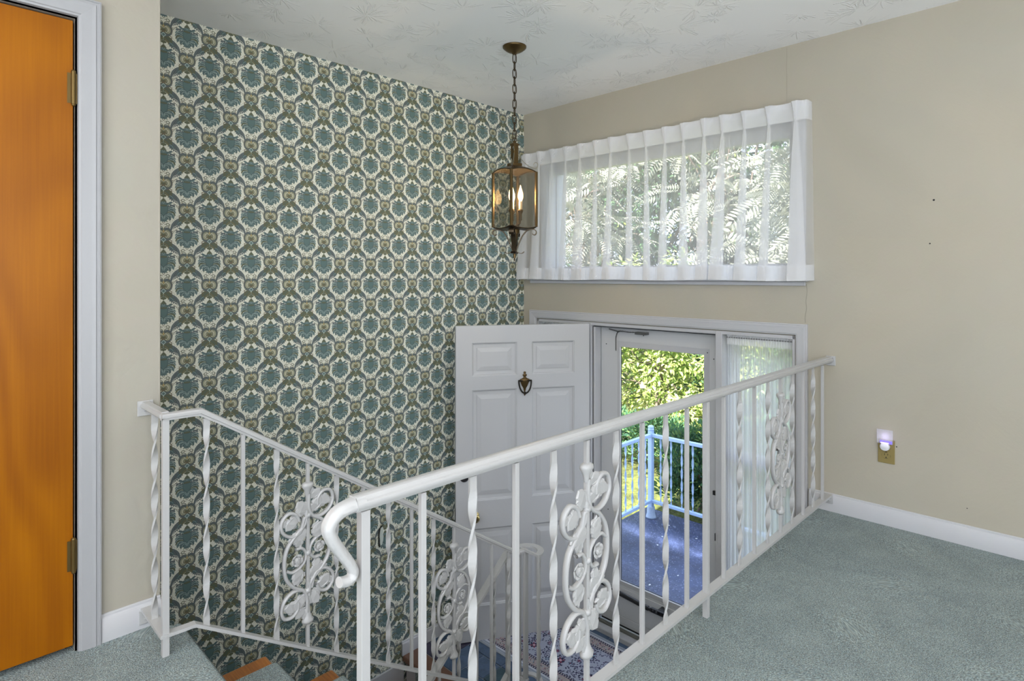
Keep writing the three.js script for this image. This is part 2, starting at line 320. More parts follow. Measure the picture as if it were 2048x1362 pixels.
// oriental rug, 1.25 m x 0.585 m: border bands and a vine field
TX.rug = canvasTexture(1500, 702, (ctx, w, h) => {
  const IV = '#a6aabb', NAVY = '#2b2c45', RED = '#7a3a50', BLUE = '#8aa2b8', TAN = '#a89e9c', ROSE = '#a06a7e';
  ctx.fillStyle = '#a2a8b4'; ctx.fillRect(0, 0, w, h);
  const band = (i, c) => { ctx.fillStyle = c; ctx.fillRect(i, i, w - 2 * i, h - 2 * i); };
  band(16, '#8f97a6'); band(26, '#c1c5cf'); band(44, NAVY); band(64, TAN); band(128, NAVY); band(148, IV);
  // running blocks in the dark guard stripes
  for (const i of [44, 128]) { ctx.fillStyle = '#c5bcc0'; const s = 10; for (let x = i + 6; x < w - i - 10; x += 20) { ctx.fillRect(x, i + 5, s, s); ctx.fillRect(x, h - i - 15, s, s); } for (let y = i + 6; y < h - i - 10; y += 20) { ctx.fillRect(i + 5, y, s, s); ctx.fillRect(w - i - 15, y, s, s); } }
  const flower = (x, y, r, a, b) => { for (let k = 0; k < 8; k++) { ctx.fillStyle = k % 2 ? a : NAVY; ctx.beginPath(); ctx.ellipse(x + Math.cos(k * 0.785) * r * 0.62, y + Math.sin(k * 0.785) * r * 0.62, r * 0.4, r * 0.24, k * 0.785, 0, 6.3); ctx.fill(); } ctx.fillStyle = b; ctx.beginPath(); ctx.arc(x, y, r * 0.35, 0, 6.3); ctx.fill(); };
  const vine = (x, y, a, n, col) => { ctx.strokeStyle = col; ctx.lineWidth = 3.4; ctx.beginPath(); ctx.moveTo(x, y); for (let i = 0; i < n; i++) { a += rr(-0.5, 0.7); x += Math.cos(a) * 13; y += Math.sin(a) * 13; ctx.lineTo(x, y); if (i % 2) { ctx.fillStyle = col; ctx.beginPath(); ctx.ellipse(x + 7 * Math.cos(a + 1.4), y + 7 * Math.sin(a + 1.4), 8, 3.6, a + 0.8, 0, 6.3); ctx.fill(); } } ctx.stroke(); };
  const inside = (i, f) => { ctx.save(); ctx.beginPath(); ctx.rect(i, i, w - 2 * i, h - 2 * i); ctx.clip(); f(); ctx.restore(); };
  ctx.save(); ctx.beginPath(); ctx.rect(66, 66, w - 132, h - 132); ctx.clip();
  for (let k = 0; k < 900; k++) { const side = rnd() < 0.68; let x, y; if (side) { x = rr(66, w - 66); y = rnd() < 0.5 ? rr(66, 128) : rr(h - 128, h - 66); } else { y = rr(66, h - 66); x = rnd() < 0.5 ? rr(66, 128) : rr(w - 128, w - 66); } ctx.fillStyle = [NAVY, ROSE, NAVY, BLUE, IV, RED][k % 6]; ctx.beginPath(); ctx.ellipse(x, y, rr(3, 8), rr(2, 4), rnd() * 3, 0, 6.3); ctx.fill(); }
  ctx.restore();
  inside(150, () => {
    for (let k = 0; k < 260; k++) vine(rr(150, w - 150), rr(150, h - 150), rnd() * 6.28, 6 + Math.floor(rnd() * 7), k % 4 ? NAVY : '#4f4b6b');
    for (let k = 0; k < 46; k++) flower(rr(170, w - 170), rr(170, h - 170), rr(11, 20), k % 3 ? ROSE : BLUE, k % 2 ? IV : RED);
    for (let k = 0; k < 9; k++) flower(220 + k * 133, k % 2 ? 250 : 450, 34, k % 2 ? RED : BLUE, k % 2 ? '#c7a4b0' : IV);
  });
}, { repeat: [1, 1] });

// ---------------------------------------------------------------- materials
const std = (color, roughness = 0.6, o = {}) => new THREE.MeshStandardMaterial({ color, roughness, ...o });
const phys = (color, roughness = 0.6, o = {}) => new THREE.MeshPhysicalMaterial({ color, roughness, ...o });
const lin = (r, g, b) => new THREE.Color().setRGB(r, g, b);
const M = {
  damask: std(0xffffff, 0.62, { map: TX.damask, bumpMap: TX.damaskBump, bumpScale: 0.00015 }),
  cream: std(0xffffff, 0.7, { map: TX.creamWall, bumpMap: TX.plaster, bumpScale: 0.0006 }),
  creamHall: std(0xffffff, 0.7, { map: TX.creamHall, bumpMap: TX.plaster, bumpScale: 0.0006 }),
  ceiling: std(lin(0.88, 0.88, 0.885), 0.9, { bumpMap: TX.ceiling, bumpScale: 0.008 }),
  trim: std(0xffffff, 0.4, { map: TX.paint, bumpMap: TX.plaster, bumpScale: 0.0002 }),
  trimHallDimmed: std(lin(0.36, 0.36, 0.37), 0.4, { bumpMap: TX.plaster, bumpScale: 0.0002 }),  // white trim darkened to offset the strong light on the hall casing
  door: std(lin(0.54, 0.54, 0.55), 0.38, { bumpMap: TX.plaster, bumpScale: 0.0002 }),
  storm: std(lin(0.6, 0.605, 0.615), 0.45),
  iron: phys(lin(0.48, 0.475, 0.47), 0.33, { clearcoat: 0.25, clearcoatRoughness: 0.3 }),
  carpet: std(0xffffff, 1, { map: TX.carpet, bumpMap: TX.carpetBump, bumpScale: 0.006 }),
  birch: phys(0xffffff, 0.36, { map: TX.birch, clearcoat: 0.05, clearcoatRoughness: 0.35, specularIntensity: 0.35 }),
  oak: phys(0xffffff, 0.34, { map: TX.oak, clearcoat: 0.35, clearcoatRoughness: 0.25 }),
  nosing: phys(lin(0.17, 0.085, 0.055), 0.4, { bumpMap: TX.plaster, bumpScale: 0.0004 }),
  hinge: std(lin(0.16, 0.105, 0.035), 0.42, { metalness: 0.8 }),
  dark: std(lin(0.012, 0.012, 0.013), 0.7),
  black: std(lin(0.02, 0.02, 0.022), 0.35),
  brass: std(lin(0.72, 0.55, 0.24), 0.22, { metalness: 1 }),
  knocker: std(lin(0.12, 0.075, 0.03), 0.4, { metalness: 0.75 }),
  knockerDark: std(lin(0.018, 0.014, 0.01), 0.42, { metalness: 0.6 }),
  lantern: std(lin(0.13, 0.085, 0.036), 0.34, { metalness: 0.9 }),
  lanternDark: std(lin(0.07, 0.05, 0.03), 0.36, { metalness: 0.85 }),
  wire: std(lin(0.3, 0.28, 0.22), 0.3, { metalness: 0.9 }),
  pane: phys(0xffffff, 0.0, { transmission: 1, thickness: 0, ior: 1.45 }),
  smoked: phys(lin(0.62, 0.60, 0.53), 0.02, { transmission: 1, thickness: 0, ior: 1.7 }),
  alu: std(lin(0.5, 0.5, 0.5), 0.4, { metalness: 0.6 }),
  tan: phys(lin(0.27, 0.205, 0.07), 0.4, { clearcoat: 0.2 }),
  plasticWhite: std(lin(0.75, 0.75, 0.78), 0.4),
};
const floorTexture = TX.carpet;

// ---------------------------------------------------------------- the setting
const CEIL = 2.44, LAND = -1.204, RISE = 0.172, RUN = 0.262, NOSE0 = 2.673, X_WELL = 2.085, X_HALL = 0.82, Z_HALL = 2.706, X_MAX = 6.8, Z_MAX = 6.8, LOWER = -2.58;
function struct(name, geometry, material, label) { const m = mesh(name, geometry, material); return tag(m, label, null, null, 'structure'); }
const flat = (pts, y0, y1) => { const g = extrude(poly(pts.map(([x, z]) => [x, -z])), y1 - y0); g.rotateX(-Math.PI / 2); g.translate(0, y0, 0); return metres(g); };

// upper floor with its carpet
const floor = struct('floor', flat([[X_WELL, 0], [X_MAX, 0], [X_MAX, Z_MAX], [X_HALL - 0.12, Z_MAX], [X_HALL - 0.12, Z_HALL], [0.868, Z_HALL], [0.875, 2.69], [0.9, NOSE0 + 0.004], [X_WELL, NOSE0]], -0.22, 0), M.carpet, 'grey green cut pile carpet of the upper floor');
{
  const g = sweep([V(0.885, -0.02, NOSE0 - 0.002), V(X_WELL, -0.02, NOSE0 - 0.002)], Array.from({ length: 12 }, (_, i) => [Math.cos(i / 12 * 6.2832) * 0.02, Math.sin(i / 12 * 6.2832) * 0.02]), V(0, 0, 1));
  mesh('carpet_nosing', metres(smooth(g, 1.2)), M.carpet, floor);
  mesh('fascia', box(X_WELL - 0.016, X_WELL, -0.26, -0.004, 0.02, NOSE0 - 0.02), M.trim, floor);
}
const underfloor = struct('floor', flat([[X_HALL - 0.12, Z_HALL], [X_HALL - 0.12, Z_MAX], [0, Z_MAX], [0, Z_HALL]], -0.22, 0), M.cream, 'floor of the closet behind the orange door');

// ceiling
struct('ceiling', metres(box(-0.2, X_MAX + 0.2, CEIL, CEIL + 0.2, -0.2, Z_MAX + 0.2)), M.ceiling, 'white ceiling with a stomped brush plaster texture');

// left wall, wallpapered
const wallLeft = struct('wall_left', metres(box(-0.2, 0, LOWER, CEIL, 0, Z_MAX)), M.damask, 'tall wall in cream, teal and grey damask wallpaper');
{
  // torn patch with bare plaster and a curled dark paper edge, beside the light switch height of the stair
  const pts = [[1.2800, -0.352], [1.2670, -0.345], [1.2615, -0.36], [1.2660, -0.385], [1.2600, -0.405], [1.2625, -0.43], [1.2700, -0.452], [1.2790, -0.458], [1.2860, -0.445], [1.2845, -0.42], [1.2890, -0.40], [1.2860, -0.372]];
  const sh = poly(pts.map(([z, y]) => [-z, y]));
  const g = extrude(sh, 0.0012).rotateY(Math.PI / 2).translate(0.0004, 0, 0);
  mesh('torn_patch', g, std(lin(0.62, 0.66, 0.6), 0.9), wallLeft);
  const curl = [[1.2905, -0.352], [1.2940, -0.38], [1.2955, -0.405], [1.2940, -0.43], [1.2900, -0.462]].map(([z, y]) => V(0.004, y, z));
  mesh('torn_edge', tube(curl, 0.0042, 14, 6), std(lin(0.03, 0.03, 0.025), 0.9), wallLeft);
  mesh('torn_edge', tube([[0.003, -0.352, 1.2905], [0.003, -0.342, 1.2820], [0.003, -0.338, 1.2700]].map((p) => V(...p)), 0.0028, 8, 6), std(lin(0.03, 0.03, 0.025), 0.9), wallLeft);
}
// front wall with the high window and the entry
const ENT = { x0: 0.14, x1: 1.994, y0: LAND, y1: 0.882 }, WIN = { x0: 0.25, x1: 1.985, y0: 1.22, y1: 2.05 };
{
  const s = rectShape(-0.2, X_MAX + 0.2, LOWER, CEIL);
  s.holes.push(rectHole(ENT.x0, ENT.x1, ENT.y0 - 0.03, ENT.y1), rectHole(WIN.x0, WIN.x1, WIN.y0, WIN.y1));
  const w = struct('wall_front', metres(extrude(s, 0.2).translate(0, 0, -0.2)), M.cream, 'cream painted front wall around the entry and the high window');
  // settlement crack under the window's end, the board joint above it, and two nail holes
  mesh('crack', tube([[2.052, 1.16, 0.0005], [2.056, 1.12, 0.0005], [2.050, 1.07, 0.0005], [2.053, 1.03, 0.0005], [2.046, 0.99, 0.0005], [2.047, 0.955, 0.0005]].map((p) => V(...p)), 0.0011, 24, 5), std(lin(0.3, 0.28, 0.23), 0.9), w);
  mesh('board_joint', box(1.9515, 1.9535, 2.14, 2.436, -0.001, 0.0012), M.cream, w);
  for (const [x, y, r] of [[2.607, 1.552, 0.0045], [2.592, 1.352, 0.0035], [2.46, 0.385, 0.003], [2.73, 0.165, 0.0022]]) mesh('nail_hole', new THREE.CylinderGeometry(r, r * 0.7, 0.003, 8).rotateX(Math.PI / 2).translate(x, y, 0.0002), M.dark, w);
}
// hall wall with the orange door, and the wall closing the stairwell beside it
const HD = { z0: 2.948, z1: 3.76, y1: 2.024 };
{
  const s = rectShape(-Z_MAX, -Z_HALL, -0.05, CEIL);
  s.holes.push(rectHole(-HD.z1, -HD.z0, -0.02, HD.y1));
  const g = extrude(s, 0.12).rotateY(Math.PI / 2).translate(X_HALL - 0.12, 0, 0);   // local x = -z
  const w = struct('wall_hall', metres(g), M.creamHall, 'cream painted hall wall beside the orange door');
  mesh('corner_bead', tube([V(X_HALL - 0.001, 0.1, Z_HALL + 0.001), V(X_HALL - 0.001, CEIL, Z_HALL + 0.001)], 0.003, 2, 8), M.creamHall, w);
  struct('wall_stairwell', metres(box(0, X_HALL - 0.12, -0.22, CEIL, Z_HALL, Z_HALL + 0.1)), M.creamHall, 'cream wall closing the stairwell behind the hall corner');
  struct('wall_closet', metres(box(0.4, 0.44, 0, CEIL, Z_HALL + 0.1, Z_MAX)), M.creamHall, 'back wall of the closet behind the orange door');
}
// the walls behind the camera, with unseen large windows added to let daylight in
{
  const s = rectShape(-Z_MAX, 0, -0.22, CEIL); s.holes.push(rectHole(-5.6, -2.2, 0.55, 2.15));
  struct('wall_right', metres(extrude(s, 0.2).rotateY(Math.PI / 2).translate(X_MAX, 0, 0)), M.cream, 'cream wall of the living area with an added wide window');
  const b = rectShape(-0.2, X_MAX + 0.2, -0.22, CEIL); b.holes.push(rectHole(2.4, 5.9, 0.35, 2.15));
  struct('wall_back', metres(extrude(b, 0.2).translate(0, 0, Z_MAX)), M.cream, 'cream wall of the living area with an added picture window');
  const frame = (a0, a1, y0, y1) => { const f = rectShape(a0, a1, y0, y1), n = 3, w = (a1 - a0) / n; for (let i = 0; i < n; i++) f.holes.push(rectHole(a0 + i * w + 0.04, a0 + (i + 1) * w - 0.04, y0 + 0.05, y1 - 0.05)); return extrude(f, 0.06); };
  const w5 = thing('window_5', [X_MAX + 0.05, 0, 0], 'added unseen wide white window of the living area', null, null, 'structure');
  mesh('window_frame', frame(-5.6, -2.2, 0.55, 2.15).rotateY(Math.PI / 2), M.trim, w5);
  const w6 = thing('window_4', [0, 0, Z_MAX + 0.06], 'added unseen picture window of the living area', null, null, 'structure');
  mesh('window_frame', frame(2.4, 5.9, 0.35, 2.15), M.trim, w6);
}
// lower level that the second flight leads down to
struct('floor', metres(box(0, X_WELL, LOWER - 0.1, LOWER, 0, Z_MAX)), M.carpet, 'carpet of the lower level at the foot of the stairs');
struct('wall_lower', metres(merge([box(X_WELL, X_WELL + 0.12, LOWER, -0.22, 0, Z_MAX), box(0, X_WELL, LOWER, -0.22, 5.2, 5.3)])), M.cream, 'cream walls of the lower stairwell');
struct('wall_roof', metres(box(-0.8, X_MAX + 0.8, CEIL + 0.2, CEIL + 0.34, -0.42, Z_MAX + 0.7)), std(lin(0.5, 0.5, 0.5), 0.9), 'unseen roof over the house, its white eaves sized to shade the porch');  // out of view; overhang set for the shade it throws outside

// landing: slate tiles in ashlar pattern on a mortar bed, brown nosing
{
  const land = struct('floor', metres(box(0, X_WELL, LAND - 0.16, LAND - 0.006, 0, 1.0)), std(lin(0.30, 0.32, 0.34), 0.9), 'slate tiled entry landing with pale joints');
  const mats = [[0.062, 0.105, 0.19], [0.045, 0.085, 0.15], [0.055, 0.05, 0.085], [0.04, 0.036, 0.06], [0.04, 0.08, 0.10], [0.075, 0.12, 0.2]].map((c) => std(lin(...c).multiplyScalar(1.5), 0.42, { map: TX.slate, bumpMap: TX.slateBump, bumpScale: 0.0012 }));
  const U = 0.1535, nx = 14, nz = 7, grid = Array.from({ length: nx }, () => new Array(nz).fill(0));
  const cache = {};
  for (let j = 0; j < nz; j++) for (let i = 0; i < nx; i++) {
    if (grid[i][j]) continue;
    const free = (a, b) => { for (let p = i; p < i + a; p++) for (let q = j; q < j + b; q++) if (p >= nx || q >= nz || grid[p][q]) return false; return true; };
    const opts = [[2, 2], [2, 1], [1, 2], [1, 1]].filter(([a, b]) => free(a, b));
    const [a, b] = opts[Math.floor(rnd() * opts.length)];
    for (let p = i; p < i + a; p++) for (let q = j; q < j + b; q++) grid[p][q] = 1;
    const x0 = Math.max(0, -0.09 + i * U), x1 = Math.min(X_WELL, -0.09 + (i + a) * U), z0 = Math.max(0.035, -0.01 + j * U), z1 = Math.min(1.0, -0.01 + (j + b) * U);
    if (x1 - x0 < 0.03 || z1 - z0 < 0.03) continue;
    const key = [x1 - x0, z1 - z0].map((q) => q.toFixed(3)).join();
    cache[key] ??= metres(rbox(-(x1 - x0) / 2 + 0.0035, (x1 - x0) / 2 - 0.0035, -0.012, 0, -(z1 - z0) / 2 + 0.0035, (z1 - z0) / 2 - 0.0035, 0.0018, 1));
    const t = mesh('tile', cache[key], mats[Math.floor(rnd() * mats.length)], land);
    t.position.set((x0 + x1) / 2, LAND + rr(-0.0012, 0.0008), (z0 + z1) / 2);
  }
  mesh('nosing', metres(rbox(0.003, 0.985, LAND - 0.034, LAND + 0.001, 1.0, 1.128, 0.012, 3)), M.nosing, land);
  mesh('nosing', metres(rbox(0.99, X_WELL, LAND - 0.034, LAND + 0.001, 1.0, 1.11, 0.012, 3)), M.nosing, land);
}
// stairs: wooden treads with a carpet runner
function stairs(name, label, x0, x1, zTop, yTop, dir, n, runner) {
  const s = thing(name, [x0, yTop - n * RISE, zTop], label, null, null, 'structure');
  const at = (g) => g.translate(-s.position.x, -s.position.y, -s.position.z);
  const runPts = [];
  for (let k = 1; k <= n; k++) {
    const y = yTop - k * RISE, zn = zTop + dir * k * RUN, zb = zTop + dir * (k - 1) * RUN;   // nosing and back of this tread
    const [za, zc] = [Math.min(zn, zb - dir * 0.02), Math.max(zn, zb - dir * 0.02)];
    if (k < n) mesh('tread', at(metres(rbox(x0, x1, y - 0.03, y, za, zc, 0.011, 3))), M.oak, s);
    mesh('riser', at(metres(box(x0 + 0.012, x1, y + 0.001 - (k < n ? 0 : 0.0), y + RISE - 0.03, Math.min(zb - dir * 0.02, zb - dir * 0.035), Math.max(zb - dir * 0.02, zb - dir * 0.035)))), M.trim, s);
  }
  // runner: one strip of carpet that follows every riser, tread and nosing
  const line = [];
  const push = (z, y) => line.push(V(0, y, z));
  push(zTop - dir * 0.012, yTop - 0.035);
  for (let k = 1; k <= n; k++) {
    const y = yTop - k * RISE, zn = zTop + dir * k * RUN, zb = zTop + dir * (k - 1) * RUN - dir * 0.012;
    push(zb, y + 0.012);
    if (k === n) break;
    push(zb + dir * 0.012, y + 0.007);
    push(zn - dir * 0.012, y + 0.007);
    for (let i = 1; i < 6; i++) { const a = i / 6 * Math.PI; push(zn - dir * 0.012 + dir * Math.sin(a) * 0.022, y - 0.014 + Math.cos(a) * 0.021); }
    push(zn - dir * 0.014, y - 0.038);
  }
  const half = (runner[1] - runner[0]) / 2, pr = [[-half, -0.005], [half, -0.005], [half, 0.005], [-half, 0.005]];
  const g = sweep(line, pr, V(1, 0, 0)).translate((runner[0] + runner[1]) / 2, 0, 0);
  mesh('carpet_runner', at(metres(smooth(g, 1.0))), M.carpet, s);
  return s;
}
stairs('staircase', 'short flight of wooden stairs with grey carpet runner up from the landing', 1.0, X_WELL - 0.016, NOSE0, 0, -1, 7, [1.085, 1.99]);
stairs('staircase', 'flight of stairs going down beside the wallpapered wall', 0.016, 0.985, 1.128 - 0.0, LAND, 1, 8, [0.14, 0.86]);
{
  // panel between the two flights, following the underside of the upper one
  const pts = [[1.112, LAND - 0.03]];
  for (let k = 6; k >= 1; k--) { const y = -k * RISE - 0.032, zn = NOSE0 - k * RUN + 0.02; pts.push([zn, y]); pts.push([zn + RUN, y]); }
  pts.push([NOSE0 + 0.02, -0.24], [NOSE0 + 0.02, LOWER], [1.112, LOWER]);
  const g = extrude(poly(pts.map(([z, y]) => [-z, y])), 0.014).rotateY(Math.PI / 2).translate(0.988, 0, 0);
  struct('wall_stringer', metres(g), M.trim, 'white panel closing the side of the upper flight');
  // skirting beside the lower flight: level at the first step, then raking down
  const sk = [[1.118, LAND - 0.04], [1.118, LAND - 0.18], [1.39, LAND - 0.36], [2.6, LAND - 1.16], [2.6, LAND - 0.86], [1.40, LAND - 0.06], [1.36, LAND - 0.045]];
  struct('trim_5', metres(extrude(poly(sk.map(([z, y]) => [-z, y])), 0.014).rotateY(Math.PI / 2)), M.trim, 'white skirting beside the lower stairs');
}
// baseboards
const boardProfile = (h, t) => [[0, 0], [t, 0], [t, h * 0.8], [t * 0.8, h * 0.86], [t * 0.55, h * 0.9], [t * 0.5, h * 0.97], [t * 0.3, h], [0, h]];
function baseboard(name, pts, h, t, label) {   // pts along the wall, the wall on the left when walking
  const g = sweep(pts, boardProfile(h, t).map(([a, b]) => [a, b]), V(0, 1, 0).cross(pts[1].clone().sub(pts[0]).normalize()));
  return struct(name, metres(smooth(g, 0.5)), M.trim, label);
}
{
  // profile is (out from the wall, up): lateral = out, N must be up
  baseboard('baseboard_front', [V(2.068, 0, 0), V(X_MAX, 0, 0)].reverse(), 0.09, 0.014, 'white baseboard along the front wall above the carpet');
  baseboard('baseboard_hall', [V(X_HALL, 0, Z_HALL), V(X_HALL, 0, 2.878)], 0.09, 0.014, 'white baseboard between the hall door and the corner');
  baseboard('baseboard_left', [V(0, LAND, 0.02), V(0, LAND, 1.127)], 0.088, 0.013, 'white baseboard on the wallpapered wall at the landing');
}
// casings: colonial profile swept round an opening
const casingProfile = (w, t) => [[0, 0], [0.006, 0], [0.008, t * 0.55], [w * 0.2, t * 0.62], [w * 0.24, t * 0.78], [w * 0.62, t * 0.9], [w * 0.78, t], [w * 0.8, t * 0.86], [w * 0.9, t * 0.86], [w * 0.93, t], [w, t * 0.95], [w, 0]];
function casing(name, inner, w, t, out, label) {   // inner: points of the opening's edge; the profile grows outwards (left of travel)
  const parts = [];
  for (let i = 0; i < inner.length - 1; i++) {
    const a = inner[i], b = inner[i + 1], d = b.clone().sub(a).normalize(), lat = new THREE.Vector3().crossVectors(out, d);   // away from the opening
    const prof = casingProfile(w, t), g = new THREE.BufferGeometry(), pos = [];
    const first = i === 0, last = i === inner.length - 2;
    const P = (end, [u, v]) => { const base = end ? b : a; const m = end ? (last ? 0 : u) : (first ? 0 : -u); return base.clone().addScaledVector(lat, u).addScaledVector(out, v).addScaledVector(d, m); };
    for (let j = 0; j < prof.length; j++) {
      const k = (j + 1) % prof.length, A = P(0, prof[j]), B = P(0, prof[k]), C = P(1, prof[k]), D = P(1, prof[j]);
      pos.push(...A.toArray(), ...C.toArray(), ...B.toArray(), ...A.toArray(), ...D.toArray(), ...C.toArray());
    }
    g.setAttribute('position', new THREE.Float32BufferAttribute(pos, 3)); g.computeVertexNormals();
    parts.push(g);
  }
  const g = merge(parts);
  return struct(name, metres(g), name === 'trim_2' ? M.trimHallDimmed : M.trim, label);
}
casing('trim_1', [V(ENT.x0, LAND, 0), V(ENT.x0, ENT.y1, 0), V(ENT.x1, ENT.y1, 0), V(ENT.x1, LAND, 0)], 0.066, 0.02, V(0, 0, 1), 'white moulded casing round the front entry');
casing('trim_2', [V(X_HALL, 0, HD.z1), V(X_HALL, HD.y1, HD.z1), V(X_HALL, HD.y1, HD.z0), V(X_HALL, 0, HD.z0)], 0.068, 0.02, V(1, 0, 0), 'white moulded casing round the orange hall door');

// hall door: flat orange slab on two brown hinges
{
  const d = thing('door_1', [X_HALL - 0.02, 0, HD.z0], 'flat orange stained birch door with brown hinges', 'door', null, 'structure');
  const slab = rbox(-0.016, 0.019, 0.02, HD.y1 - 0.007, 0.0045, HD.z1 - HD.z0 - 0.004, 0.002, 1);
  metres(slab); { const uv = slab.attributes.uv; for (let i = 0; i < uv.count; i++) uv.setXY(i, -uv.getX(i) + 0.05, uv.getY(i) / 2.1); }
  mesh('door_panel', slab, M.birch, d);
  mesh('jamb', merge([box(-0.1, -0.018, 0, HD.y1 - 0.004, -0.0, 0.02), box(-0.1, -0.018, HD.y1 - 0.02, HD.y1, 0, HD.z1 - HD.z0)]), M.dark, d);
  for (const yc of [1.80, 0.308]) {
    const h = mesh('hinge', merge([new THREE.CylinderGeometry(0.0068, 0.0068, 0.1, 12).translate(0.024, yc, 0.004), box(0.0185, 0.0205, yc - 0.048, yc + 0.048, 0.004, 0.02), box(0.017, 0.021, yc - 0.048, yc + 0.048, -0.014, 0.004), ...[-0.03, -0.01, 0.01, 0.03].map((k) => new THREE.CylinderGeometry(0.0074, 0.0074, 0.0015, 12).translate(0.024, yc + k, 0.004))]), M.hinge, d);
    mesh('hinge_pin', merge([new THREE.SphereGeometry(0.0072, 10, 8).translate(0.024, yc + 0.052, 0.004), new THREE.SphereGeometry(0.006, 10, 8).translate(0.024, yc - 0.052, 0.004)]), M.hinge, h);
  }
}

// high window: frame, glass, sill, pull rod
{
  const w = thing('window_1', [WIN.x0, WIN.y0, -0.1], 'wide white high window behind the pleated sheer curtain', 'window', null, 'structure');
  const at = (g) => g.translate(-WIN.x0, -WIN.y0, 0.1);
  const f = rectShape(WIN.x0, WIN.x1, WIN.y0, WIN.y1); f.holes.push(rectHole(WIN.x0 + 0.012, WIN.x1 - 0.045, WIN.y0 + 0.05, WIN.y1 - 0.085));
  mesh('window_frame', at(metres(extrude(f, 0.05, 0.002).translate(0, 0, -0.13))), M.trim, w);
  mesh('jamb_liner', at(metres(merge([box(WIN.x0 - 0.001, WIN.x0 + 0.008, WIN.y0, WIN.y1, -0.19, 0), box(WIN.x1 - 0.008, WIN.x1 + 0.001, WIN.y0, WIN.y1, -0.19, 0), box(WIN.x0, WIN.x1, WIN.y1 - 0.008, WIN.y1 + 0.001, -0.19, 0)]))), M.trim, w);
  mesh('pane', at(box(WIN.x0 + 0.01, WIN.x1 - 0.04, WIN.y0 + 0.045, WIN.y1 - 0.08, -0.108, -0.104)), M.pane, w);
  mesh('sill', at(metres(merge([rbox(0.06, 2.066, 1.172, 1.19, 0, 0.034, 0.006, 2), box(WIN.x0, WIN.x1, 1.19, 1.222, -0.19, 0.012), rbox(0.075, 2.05, 1.15, 1.172, 0, 0.014, 0.004, 2)]))), M.trim, w);
  mesh('side_casing', at(metres(merge([box(1.986, 2.052, 1.19, 2.1, 0, 0.016), box(0.19, WIN.x0 - 0.001, 1.19, 2.1, 0, 0.016), box(0.19, 2.052, 2.051, 2.115, 0, 0.017)]))), M.trim, w);
  mesh('pull_rod', at(merge([rod(V(2.005, 1.36, 0.045), V(2.005, 1.95, 0.03), 0.004), new THREE.CylinderGeometry(0.008, 0.011, 0.05, 10).translate(2.005, 1.34, 0.045), new THREE.CylinderGeometry(0.009, 0.009, 0.12, 10).translate(2.005, 1.93, 0.03)])), std(lin(0.5, 0.5, 0.5), 0.5), w);
}
